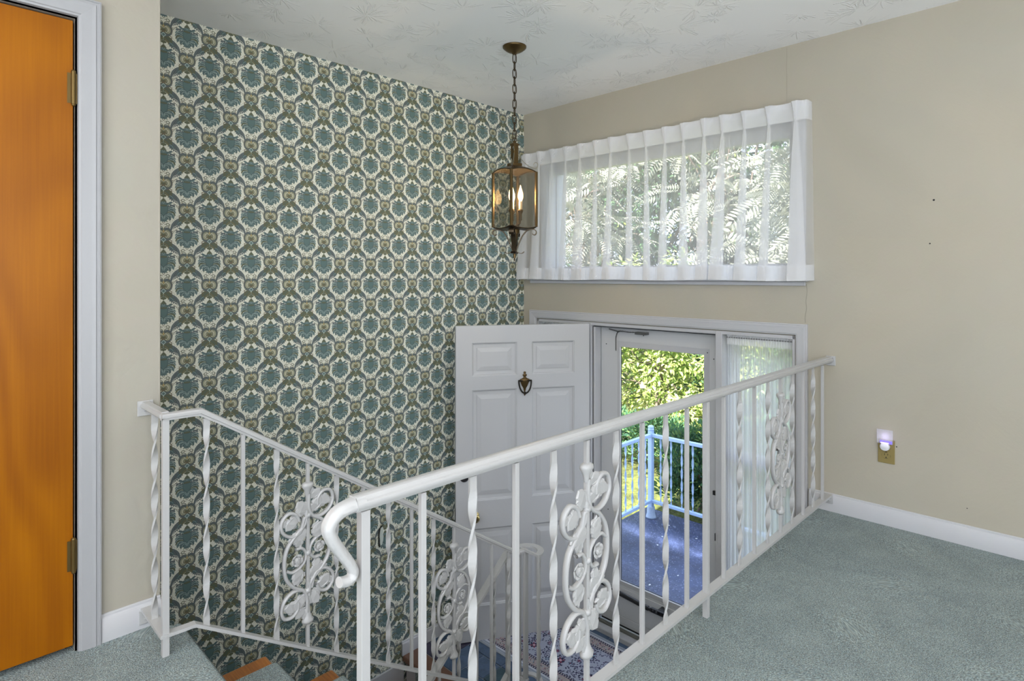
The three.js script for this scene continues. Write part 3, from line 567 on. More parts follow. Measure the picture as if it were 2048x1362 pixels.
// sidelights and the frame between them and the door
{
  const e = thing('trim_3', [0.6, LAND, 0], 'white posts and head of the front door frame', null, null, 'structure');
  const at = (g) => metres(g.translate(-0.6, -LAND, 0));
  const post = (x0, x1) => at(merge([rbox(x0, x1, LAND, ENT.y1 - 0.001, -0.16, 0.004, 0.004, 2)]));
  mesh('post', post(0.575, 0.645), M.trim, e);
  mesh('post', post(1.549, 1.59), M.trim, e);
  mesh('head', at(box(ENT.x0, ENT.x1, ENT.y1 - 0.018, ENT.y1 + 0.001, -0.19, 0.001)), M.trim, e);
  mesh('stop', at(merge([rbox(0.645, 0.663, LAND + 0.02, 0.852, -0.088, -0.018, 0.006, 2), box(0.663, 1.549, 0.852, ENT.y1 - 0.018, -0.085, -0.03), box(1.531, 1.549, LAND + 0.02, 0.852, -0.085, -0.05)])), M.trim, e);
  mesh('weather_gap', at(merge([box(0.6455, 0.648, LAND + 0.03, 0.855, -0.0185, -0.0145), box(0.648, 1.549, 0.8535, 0.8575, -0.029, -0.024)])), M.dark, e);
  mesh('side_jamb', at(merge([box(ENT.x0 - 0.001, ENT.x0 + 0.012, LAND, ENT.y1, -0.19, 0.001), box(ENT.x1 - 0.012, ENT.x1 + 0.001, LAND, ENT.y1, -0.19, 0.001)])), M.trim, e);
  mesh('strike_plate', at(box(1.546, 1.5485, -0.348, -0.305, -0.01, 0.0055)), M.dark, e);
  mesh('strike_plate', at(box(1.560, 1.5615, -0.36, -0.31, 0.002, 0.0052)), M.alu, e);
  const sill = thing('trim_4', [1.1, LAND, 0], 'white and grey threshold of the front door', null, null, 'structure');
  const bt = (g) => metres(g.translate(-1.1, -LAND, 0));
  mesh('sill', bt(rbox(ENT.x0, ENT.x1, LAND - 0.02, LAND + 0.026, -0.03, 0.03, 0.01, 2)), M.trim, sill);
  mesh('aluminium_strip', bt(merge([box(0.645, 1.549, LAND + 0.0, LAND + 0.02, -0.055, -0.032), box(0.645, 1.549, LAND, LAND + 0.012, -0.085, -0.056), box(0.645, 1.549, LAND + 0.02, LAND + 0.028, -0.045, -0.04)])), std(lin(0.22, 0.22, 0.2), 0.5, { metalness: 0.3 }), sill);
  mesh('base', bt(box(ENT.x0, ENT.x1, LAND - 0.16, LAND, -0.2, -0.03)), M.trim, sill);
  for (const [n, x0, x1, label] of [['window_2', 0.152, 0.575, 'narrow white sidelight window left of the front door'], ['window_3', 1.59, 1.982, 'narrow white sidelight window right of the front door']]) {
    const w = thing(n, [x0, LAND + 0.02, -0.12], label, 'window', null, 'structure');
    const wt = (g) => g.translate(-x0, -LAND - 0.02, 0.12);
    const f = rectShape(x0, x1, LAND + 0.02, ENT.y1 - 0.018);
    f.holes.push(rectHole(x0 + 0.04, x1 - 0.035, LAND + 0.32, 0.12), rectHole(x0 + 0.04, x1 - 0.035, 0.165, ENT.y1 - 0.055));
    mesh('window_frame', wt(metres(extrude(f, 0.04, 0.003).translate(0, 0, -0.14))), M.trim, w);
    mesh('pane', wt(box(x0 + 0.035, x1 - 0.03, LAND + 0.3, 0.13, -0.122, -0.119)), M.pane, w);
    mesh('pane', wt(box(x0 + 0.035, x1 - 0.03, 0.16, ENT.y1 - 0.05, -0.122, -0.119)), M.pane, w);
  }
}
// front door, swung in towards the wallpapered wall
const leaf = thing('door_2', [0.65, LAND + 0.008, 0.03], 'white six panel front door standing open with brass knob and dark knocker', 'door', null, 'structure');
leaf.rotation.y = Math.atan2(-0.8507, -0.5256);
{
  const Y = (y) => y - (LAND + 0.008), W = 0.9227, H = 0.8735, TH = 0.044;
  const cols = [[0.108, 0.409], [0.513, 0.818]], rows = [[0.542, 0.763], [-0.278, 0.452], [-0.97, -0.46]];
  const s = rectShape(0.001, W, Y(-1.1965), Y(H));
  for (const [a, b] of cols) for (const [c, d] of rows) s.holes.push(rectHole(a, b, Y(c), Y(d)));
  mesh('door_frame', metres(extrude(s, TH - 0.004, 0.002).translate(0, 0, 0.002)), M.door, leaf);
  for (const [a, b] of cols) for (const [c, d] of rows) {
    // sticking moulding, recessed margin, raised field
    const y0 = Y(c), y1 = Y(d), pos = [], ring = (i, z) => [V(a + i, y0 + i, z), V(b - i, y0 + i, z), V(b - i, y1 - i, z), V(a + i, y1 - i, z)];
    const rs = [ring(-0.001, 0.004), ring(0.006, 0.006), ring(0.012, 0.0135), ring(0.026, 0.0145), ring(0.034, 0.0145), ring(0.036, 0.0115), ring(0.06, 0.007), ring(0.062, 0.0065)];
    for (let k = 0; k < rs.length - 1; k++) for (let j = 0; j < 4; j++) { const A = rs[k][j], B = rs[k][(j + 1) % 4], C = rs[k + 1][(j + 1) % 4], D = rs[k + 1][j]; for (const q of [A, C, B, A, D, C]) pos.push(q.x, q.y, q.z); }
    const e = rs[rs.length - 1]; for (const q of [e[0], e[2], e[1], e[0], e[3], e[2]]) pos.push(q.x, q.y, q.z);
    const g = new THREE.BufferGeometry(); g.setAttribute('position', new THREE.Float32BufferAttribute(pos, 3)); g.computeVertexNormals();
    const back = box(a - 0.004, b + 0.004, y0 - 0.004, y1 + 0.004, 0.018, 0.03);
    mesh('door_panel', metres(merge([g, (back.deleteAttribute('uv'), back)])), M.door, leaf);
  }
  // knob on a rose
  const knob = mesh('knob', lathe([[0, 0.001], [0.031, 0.001], [0.033, 0.004], [0.03, 0.009], [0.016, 0.014], [0.012, 0.024], [0.016, 0.034], [0.026, 0.041], [0.0285, 0.05], [0.026, 0.06], [0.018, 0.0655], [0.0, 0.067]], 28).rotateX(-Math.PI / 2).translate(0.803, Y(-0.372), 0), M.brass, leaf);
  mesh('keyhole', merge([new THREE.CylinderGeometry(0.0085, 0.0085, 0.003, 16).rotateX(Math.PI / 2).translate(0.803, Y(-0.372), -0.0675), box(0.802, 0.804, Y(-0.378), Y(-0.366), -0.0705, -0.069)]), M.hinge, knob);
  // dark deadbolt rose
  mesh('deadbolt', lathe([[0, 0.001], [0.03, 0.001], [0.031, 0.006], [0.026, 0.014], [0.018, 0.018], [0, 0.019]], 24).rotateX(-Math.PI / 2).translate(0.869, Y(-0.114), 0), M.black, leaf);
  mesh('latch_plate', box(W - 0.002, W + 0.003, Y(-0.42), Y(-0.32), 0.008, 0.036), M.black, leaf);
  // knocker: finial, urn shaped body, swinging ring, striker
  const kx = 0.4615, ky = Y(0.482);
  const body = lathe([[0, 0.083], [0.007, 0.081], [0.009, 0.074], [0.006, 0.067], [0.014, 0.062], [0.016, 0.057], [0.009, 0.051], [0.009, 0.043], [0.02, 0.036], [0.033, 0.031], [0.035, 0.02], [0.03, 0.012], [0.02, -0.012], [0.009, -0.03], [0.008, -0.04], [0.004, -0.05], [0.006, -0.062], [0.005, -0.075], [0, -0.082]].reverse(), 20).scale(1, 1, 0.38).translate(kx, ky, -0.007);
  const kn = mesh('knocker', body, M.knocker, leaf);
  const ringPts = Array.from({ length: 15 }, (_, i) => { const a = Math.PI * (1 + i / 14); return V(kx + Math.cos(a) * 0.043, ky + 0.022 + Math.sin(a) * 0.088 * (0.94), -0.016 - 0.006 * Math.sin((i / 14) * Math.PI)); });
  mesh('knocker_ring', merge([tube(ringPts, 0.0052, 40, 8), rod(V(kx - 0.046, ky + 0.022, -0.014), V(kx + 0.046, ky + 0.022, -0.014), 0.0055), new THREE.SphereGeometry(0.009, 12, 8).translate(kx, ky - 0.06, -0.021)]), M.knockerDark, kn);
  // hinge leaves on the edge
  for (const yc of [0.66, -0.16, -0.98]) mesh('hinge', merge([new THREE.CylinderGeometry(0.006, 0.006, 0.095, 10).translate(-0.003, Y(yc), 0.05), box(-0.002, 0.0015, Y(yc) - 0.048, Y(yc) + 0.048, 0.004, 0.046)]), M.black, leaf);
}
// storm door in the opening
{
  const d = thing('door_3', [0.66, LAND + 0.015, -0.1], 'closed white glass storm door with a black closer bar', 'door', null, 'structure');
  const at = (g) => g.translate(-0.66, -LAND - 0.015, 0.1), Z = -0.1;
  const f = rectShape(0.658, 1.547, LAND + 0.018, 0.85);
  f.holes.push(rectHole(0.795, 1.462, -0.905, 0.757));
  mesh('door_frame', at(metres(extrude(f, 0.026, 0.002).translate(0, 0, Z - 0.028))), M.storm, d);
  const bead = rectShape(0.795, 1.462, -0.905, 0.757); bead.holes.push(rectHole(0.812, 1.428, -0.883, 0.722));
  mesh('glazing_bead', at(metres(extrude(bead, 0.014, 0.003, 2).translate(0, 0, Z - 0.016))), M.trim, d);
  const gk = rectShape(0.812, 1.428, -0.883, 0.722); gk.holes.push(rectHole(0.8155, 1.4245, -0.8795, 0.7185));
  mesh('gasket', at(extrude(gk, 0.008).translate(0, 0, Z - 0.018)), M.dark, d);
  mesh('pane', at(box(0.812, 1.428, -0.884, 0.723, Z - 0.017, Z - 0.014)), M.pane, d);
  mesh('kick_plate', at(metres(merge([rbox(0.70, 1.50, -1.118, -0.925, Z - 0.003, Z + 0.004, 0.003, 2), rbox(0.70, 1.50, -1.165, -1.122, Z - 0.003, Z + 0.003, 0.003, 2)]))), M.storm, d);
  mesh('sweep', at(box(0.66, 1.545, LAND + 0.014, LAND + 0.024, Z - 0.02, Z + 0.003)), M.black, d);
  const y0 = -0.916, zc = -0.035;
  const c = mesh('closer', at(merge([rod(V(0.815, -0.926, zc), V(1.075, -0.945, zc), 0.0155, 16), rod(V(1.075, -0.945, zc), V(1.10, -0.946, zc), 0.0115, 14)])), M.black, d);
  mesh('closer_rod', at(merge([rod(V(0.672, y0, zc), V(0.815, -0.926, zc), 0.005, 8), box(0.664, 0.684, y0 - 0.012, y0 + 0.012, zc - 0.012, zc + 0.012), box(0.662, 0.667, y0 - 0.02, y0 + 0.02, -0.095, zc + 0.012)])), M.black, c);
  mesh('closer_bracket', at(merge([box(1.095, 1.20, -0.957, -0.951, zc - 0.010, zc + 0.006), box(1.095, 1.20, -0.937, -0.931, zc - 0.010, zc + 0.006), ...[1.12, 1.145, 1.17, 1.195].map((x) => box(x - 0.004, x + 0.004, -0.951, -0.937, zc - 0.010, zc + 0.006)), box(1.14, 1.18, -0.96, -0.93, -0.1, zc - 0.01)])), M.black, c);
  mesh('latch', at(merge([rbox(1.488, 1.508, -0.118, -0.092, Z, Z + 0.014, 0.003), rbox(1.492, 1.504, -0.11, -0.1, Z + 0.012, Z + 0.02, 0.002)])), M.black, d);
  // broken safety chain looped along the head and down to the glass
  const links = [], path = curvePts([[0.80, 0.70, -0.07], [0.80, 0.745, -0.07], [0.803, 0.79, -0.068], [0.822, 0.825, -0.066], [0.86, 0.83, -0.064], [0.91, 0.827, -0.064], [0.96, 0.829, -0.064]], 30);
  const link = new THREE.TorusGeometry(0.0042, 0.0013, 5, 10).scale(1.5, 0.9, 1);
  for (let i = 0; i < path.length - 1; i++) { const t = path[i + 1].clone().sub(path[i]).normalize(); const g = link.clone(); if (i % 2) g.rotateX(Math.PI / 2); g.applyQuaternion(new THREE.Quaternion().setFromUnitVectors(V(1, 0, 0), t)); links.push(g.translate(path[i].x, path[i].y, path[i].z)); }
  mesh('chain', at(merge(links)), M.black, d);
  mesh('chain_bracket', at(merge([box(0.955, 1.04, 0.815, 0.832, -0.1, -0.062), rod(V(0.74, 0.838, -0.075), V(0.83, 0.825, -0.065), 0.004)])), std(lin(0.16, 0.16, 0.16), 0.4, { metalness: 0.6 }), d);
  for (const [x, y] of [[0.70, 0.73], [1.49, 0.70], [1.45, 0.735], [1.0, 0.82], [1.0, 0.808], [0.715, 0.2], [0.715, -0.42]]) mesh('screw', at(new THREE.CylinderGeometry(0.0035, 0.0035, 0.004, 8).rotateX(Math.PI / 2).translate(x, y, Z + 0.001)), M.dark, d);
}

// ---------------------------------------------------------------- wrought iron railings
const TWIST_PITCH = 0.111;                                          // half a turn of the flat bar
const barGeo = {}, twistGeo = {};
const straightBar = (len, w = 0.0127) => (barGeo[[len.toFixed(3), w]] ??= rbox(-w / 2, w / 2, 0, len, -w / 2, w / 2, 0.0012, 1));
function twistedBar(len, w = 0.0098, t = 0.0031, pitch = TWIST_PITCH) {
  return (twistGeo[[len.toFixed(3), w]] ??= (() => {
    const halves = Math.max(1, Math.round((len - 0.09) / pitch)), n = Math.round(len / 0.0095), pts = Array.from({ length: n + 1 }, (_, i) => V(0, len * i / n, 0)), e = 0.028;
    return smooth(sweep(pts, [[-w, -t], [w, -t], [w, t], [-w, t]], V(0, 0, 1), { twist: (s) => Math.PI * halves * Math.max(0, Math.min(1, (s * len - e) / (len - 2 * e))) }), 0.6);
  })());
}
const RAIL_CAP = [[-0.020, -0.006], [-0.0205, 0.003], [-0.0165, 0.009], [-0.006, 0.0125], [0.006, 0.0125], [0.0165, 0.009], [0.0205, 0.003], [0.020, -0.006], [0.012, -0.008], [0.012, -0.0165], [-0.012, -0.0165], [-0.012, -0.008]];
const SMALL_CAP = RAIL_CAP.map(([a, b]) => [a * 0.82, b * 0.82]);
const FLAT = [[-0.0165, -0.005], [0.0165, -0.005], [0.0165, 0.005], [-0.0165, 0.005]];
function orient(profile, up) { return profile; }

// cast rose panel, one side drawn and the other turned by half a turn; local x along the rail, y up
const ironLeaf = (() => {
  const half = [[0, 0], [0.14, 0.12], [0.2, 0.3], [0.33, 0.34], [0.42, 0.27], [0.5, 0.42], [0.64, 0.4], [0.7, 0.28], [0.82, 0.26], [1, 0]];
  const pts = [...half, ...half.slice(1, -1).reverse().map(([a, b]) => [a, -b])];
  const g = extrude(poly(pts), 0.05, 0.05, 1).translate(0, 0, -0.025);
  const p = g.attributes.position;
  for (let i = 0; i < p.count; i++) { const x = p.getX(i), y = p.getY(i); p.setZ(i, p.getZ(i) * 1.2 + 0.16 * Math.sin(x * 3) - 0.35 * Math.abs(y) + 0.06 * Math.cos(y * 26)); }
  g.computeVertexNormals();
  return g;
})();
const rose = (() => {
  const gs = [new THREE.SphereGeometry(0.42, 10, 8).scale(1, 1, 0.9).translate(0, 0, 0.18)], petal = new THREE.SphereGeometry(0.5, 9, 6).scale(0.95, 0.62, 0.3);
  for (const [n, r, z, s, o] of [[3, 0.3, 0.34, 0.62, 0.3], [5, 0.58, 0.12, 0.92, 0]]) for (let i = 0; i < n; i++) gs.push(petal.clone().scale(s, s, s).rotateX(-0.7).translate(0, -r, z).rotateZ(i / n * 6.2832 + o));
  gs.push(new THREE.TorusGeometry(0.2, 0.06, 6, 12).translate(0, 0, 0.5));
  return merge(gs);
})();
const casting = (() => {
  const scrollPts = [
    { p: [[0.001, 0.10], [-0.012, 0.135], [-0.03, 0.085], [-0.066, 0.078], [-0.098, 0.105], [-0.1, 0.14], [-0.075, 0.164], [-0.047, 0.154], [-0.034, 0.128]], r: 0.0068 },
    { p: [[-0.004, 0.16], [-0.012, 0.11], [-0.045, 0.08], [-0.078, 0.04], [-0.09, -0.012], [-0.083, -0.07], [-0.052, -0.113], [-0.018, -0.135], [-0.004, -0.165], [-0.004, -0.22]], r: 0.0072 },
    { p: [[-0.084, -0.04], [-0.062, -0.054], [-0.035, -0.048], [-0.012, -0.026], [-0.008, 0.002], [-0.024, 0.024], [-0.046, 0.025]], r: 0.006 },
    { p: [[-0.018, -0.133], [-0.05, -0.126], [-0.083, -0.142], [-0.101, -0.178], [-0.09, -0.212], [-0.062, -0.217], [-0.04, -0.196], [-0.037, -0.17]], r: 0.0068 },
  ];
  const both = (g) => [g, g.clone().rotateZ(Math.PI)];
  const scrolls = [];
  for (const { p, r } of scrollPts) scrolls.push(...both(tube(p, r, p.length * 5, 6).scale(1, 1, 1.5)));
  const collar = new THREE.SphereGeometry(0.0125, 10, 8).scale(1, 0.9, 1.1);
  const tulip = lathe([[0, -0.012], [0.007, -0.008], [0.0085, 0.004], [0.0125, 0.014], [0.018, 0.022], [0.0165, 0.029], [0.008, 0.034], [0, 0.032]], 14).scale(1.3, 1.25, 0.95);
  const fins = [tulip.clone().translate(0.0, 0.222, 0), tulip.clone().rotateZ(Math.PI).translate(0, -0.222, 0), collar.clone().translate(0, 0.14, 0), collar.clone(), collar.clone().translate(0, -0.14, 0)];
  const leafAt = (x, y, ang, len, flip = 1) => ironLeaf.clone().scale(len, len * 0.9, len * 0.5).rotateZ(ang).translate(x, y, 0.002 * flip);
  const leaves = [[-0.006, 0.145, 2.15, 0.062], [-0.012, 0.15, 2.9, 0.04], [-0.04, 0.148, 3.9, 0.06], [-0.07, 0.135, 3.4, 0.034], [-0.012, 0.10, 4.3, 0.05], [-0.022, 0.07, 3.2, 0.052], [-0.028, 0.03, 1.9, 0.05], [-0.04, -0.108, 1.5, 0.062], [-0.03, -0.06, 4.2, 0.048], [-0.012, -0.15, 4.0, 0.06], [-0.032, -0.19, 2.9, 0.058], [-0.012, -0.2, 3.8, 0.045], [-0.008, -0.205, 4.6, 0.04], [-0.075, -0.185, 2.4, 0.03]];
  return { frame: merge([...scrolls, ...fins]), leaves: leaves.flatMap((l) => both(leafAt(...l))), roses: both(rose.clone().scale(0.0275, 0.0275, 0.02).translate(-0.043, -0.014, 0.003)) };
})();
function addCasting(parent, x, y, z) {
  const c = mesh('casting', casting.frame, M.iron, parent);
  c.position.set(x, y, z); c.rotation.y = Math.PI / 2;
  for (const g of casting.roses) mesh('rose', g, M.iron, c);
  for (const g of casting.leaves) mesh('leaf', g, M.iron, c);
}
const plateX = (x, y, z, s = 0.042) => merge([rbox(x, x + 0.006, y - s, y + 0.004, z - s / 2, z + s / 2, 0.002, 1), new THREE.SphereGeometry(0.0085, 10, 8).scale(0.6, 1, 1).translate(x + 0.006, y - s * 0.55, z)]);
const plateZ = (x, y, z, s = 0.042) => merge([rbox(x - s / 2, x + s / 2, y - s, y + 0.004, z, z + 0.006, 0.002, 1), new THREE.SphereGeometry(0.0085, 10, 8).scale(1, 1, 0.6).translate(x, y - s * 0.55, z + 0.006)]);

// balustrade of the upper floor, at right angles to the front wall
{
  const X = 2.165, LOW = 0.083, TOP = 0.773, t = thing('balustrade', [X, 0, 1.36], 'white wrought iron balustrade along the carpeted upper floor, its near end curled down', 'railing');
  const at = (g) => g.translate(-X, 0, -1.36);
  const path = [V(X, TOP, 0.006), V(X, TOP, 1.2), V(X, TOP, 2.66), ...curvePts([[X, TOP, 2.72], [X, TOP - 0.001, 2.745], [X, TOP - 0.008, 2.772], [X, TOP - 0.026, 2.787], [X, TOP - 0.048, 2.781], [X, TOP - 0.075, 2.765], [X, TOP - 0.104, 2.746], [X, TOP - 0.122, 2.738], [X, TOP - 0.134, 2.742], [X, TOP - 0.137, 2.755], [X, TOP - 0.134, 2.768]], 44)];
  // cap rail that becomes rounder and slimmer in the curl
  const bendAt = 2.70;
  mesh('handrail', at(smooth(merge([sweep([V(X, TOP, 0.006), V(X, TOP, 1.3), V(X, TOP, bendAt + 0.04)], RAIL_CAP, V(-1, 0, 0)), sweep(path.filter((p) => p.z > bendAt - 0.001 || p.y < TOP - 0.01), clampCapEllipse(0.0192, 0.0142, 14).map(([a, b]) => [a, b - 0.002]), V(-1, 0, 0), { scale: (s) => 1 - 0.34 * Math.min(1, s * 1.3) })]), 0.9)), M.iron, t);
  mesh('bottom_rail', at(sweep([V(X, LOW, 0.006), V(X, LOW, 2.735)], FLAT, V(1, 0, 0))), M.iron, t);
  const len = TOP - 0.016 - LOW;
  const kinds = 'PSTSTCTSTSPSTSTCTSTS';
  for (let i = 0; i < kinds.length; i++) {
    const z = 2.717 - 0.1371 * i, k = kinds[i];
    if (k === 'P') { const p = mesh('post', straightBar(TOP - 0.014, 0.019), M.iron, t); p.position.set(0, 0, z - 1.36); }
    else if (k === 'T') { const b = mesh('twisted_baluster', twistedBar(len), M.iron, t); b.position.set(0, LOW, z - 1.36); }
    else { const b = mesh('baluster', straightBar(len), M.iron, t); b.position.set(0, LOW, z - 1.36); if (k === 'C') addCasting(t, 0, 0.432, z - 1.36); }
  }
  mesh('wall_flange', at(plateZ(X + 0.006, TOP + 0.016, 0, 0.045)), M.iron, t);
  mesh('wall_flange', at(plateZ(X, LOW - 0.001, 0.014, 0.04)), M.iron, t);
}
// stair railing of the upper flight: short level piece from the hall wall, newel, raking run, D-shaped end on the landing
{
  const X = 1.05, Z0 = 2.751, t = thing('stair_railing', [X, 0, Z0], 'white wrought iron stair railing descending from the hall corner to the landing', 'railing');
  const at = (g) => g.translate(-X, 0, -Z0);
  const S = 0.641, topY = (z) => 0.758 - S * (2.648 - z), lowY = (z) => 0.056 - S * (2.652 - z), ZE = 1.165;
  mesh('handrail', at(merge([
    smooth(sweep([V(X_HALL + 0.004, 0.758, Z0), V(X, 0.758, Z0)], SMALL_CAP.map(([a, b]) => [a, b]), V(0, 0, 1)), 0.6),
    smooth(sweep([V(X, 0.758, Z0 + 0.012), V(X, 0.758, 2.67), V(X, 0.757, 2.648), V(X, topY(2.6), 2.6), V(X, topY(2), 2), V(X, topY(1.2), 1.2), V(X, -0.2, 1.15), V(X, -0.205, 1.10)], SMALL_CAP, V(-1, 0, 0)), 0.6)])), M.iron, t);
  mesh('bottom_rail', at(merge([
    sweep([V(X_HALL + 0.004, 0.066, Z0), V(X + 0.012, 0.066, Z0)], FLAT, V(0, 0, 1)),
    sweep([V(X, 0.066, Z0), V(X, 0.064, 2.665), V(X, lowY(2.6), 2.6), V(X, lowY(2), 2), V(X, lowY(1.2), 1.2), V(X, -0.872, 1.16), V(X, -0.874, 1.08)], FLAT.map(([a, b]) => [a * 0.85, b]), V(1, 0, 0))])), M.iron, t);
  const newel = mesh('post', straightBar(0.75, 0.0195), M.iron, t); newel.position.set(0, 0, 0);
  const b0 = mesh('twisted_baluster', twistedBar(0.68), M.iron, t); b0.position.set(0.933 - X, 0.07, 0);
  const kinds = 'TSTCTSTSTCTST', len = 0.69;
  for (let i = 0; i < kinds.length; i++) {
    const z = 2.629 - 0.1178 * i, k = kinds[i], y = Math.min(lowY(z), 0.064);
    const b = k === 'T' ? mesh('twisted_baluster', twistedBar(len), M.iron, t) : mesh('baluster', straightBar(len, 0.0122), M.iron, t);
    b.position.set(0, y, z - Z0);
    if (k === 'C') addCasting(t, 0, y + 0.355, z - Z0);
  }
  // D-shaped lamb's tongue: arc of flat bar and a straight piece, above and below
  const arc = (y, w) => { const pts = Array.from({ length: 15 }, (_, i) => { const a = Math.PI * (i / 14); return V(1.084 - Math.cos(a) * 0.066, y, 1.112 - Math.sin(a) * 0.066); }); return [sweep(pts, [[-w, -0.005], [w, -0.005], [w, 0.005], [-w, 0.005]], V(1, 0, 0)), box(1.016, 1.162, y - 0.007, y + 0.0055, 1.107, 1.117)]; };
  mesh('end_scroll', at(smooth(merge([...arc(-0.196, 0.016)].map((g) => { g.deleteAttribute('uv'); return g; })), 0.5)), M.iron, t);
  mesh('bottom_scroll', at(smooth(merge([...arc(-0.862, 0.012)].map((g) => { g.deleteAttribute('uv'); return g; })), 0.5)), M.iron, t);
  for (const [x, z, kind] of [[1.024, 1.108, 'S'], [1.062, 1.112, 'S'], [1.11, 1.055, 'T'], [1.152, 1.108, 'S']]) {
    const b = kind === 'T' ? mesh('twisted_baluster', twistedBar(0.66), M.iron, t) : mesh('baluster', straightBar(0.66, 0.0122), M.iron, t);
    b.position.set(x - X, -0.86, z - Z0);
  }
  const foot = mesh('post', straightBar(1.0, 0.019), M.iron, t); foot.position.set(1.05 - X, LAND, 1.09 - Z0);
  mesh('wall_flange', at(plateX(X_HALL, 0.77, Z0, 0.048)), M.iron, t);
  mesh('wall_flange', at(plateX(X_HALL + 0.013, 0.06, Z0, 0.044)), M.iron, t);
}
// railing of the flight going down, parallel to it and hidden in large part
{
  const X = 1.0, Z0 = 1.17, t = thing('lower_railing', [X, LAND, Z0], 'white iron railing of the flight going down, a slanting flat rail behind the stair railing', 'railing');
  const at = (g) => g.translate(-X, -LAND, -Z0);
  const S = 0.83, top = (z) => -0.214 - S * (z - 1.18), low = (z) => top(z) - 0.62;
  mesh('handrail', at(sweep([V(X, top(1.165), 1.165), V(X, top(2.3), 2.3)], [[-0.019, -0.008], [0.019, -0.008], [0.019, 0.006], [-0.019, 0.006]], V(1, 0, 0))), M.iron, t);
  mesh('bottom_rail', at(sweep([V(X, low(1.165), 1.165), V(X, low(2.3), 2.3)], FLAT.map(([a, b]) => [a * 0.8, b]), V(1, 0, 0))), M.iron, t);
  const p = mesh('post', straightBar(0.97, 0.019), M.iron, t); p.position.set(0, 0.0, 0);
  for (let i = 1; i < 10; i++) { const z = 1.152 + 0.1155 * i, b = i % 2 ? mesh('twisted_baluster', twistedBar(0.61), M.iron, t) : mesh('baluster', straightBar(0.61, 0.0122), M.iron, t); b.position.set(0, low(z) - LAND, z - Z0); }
}

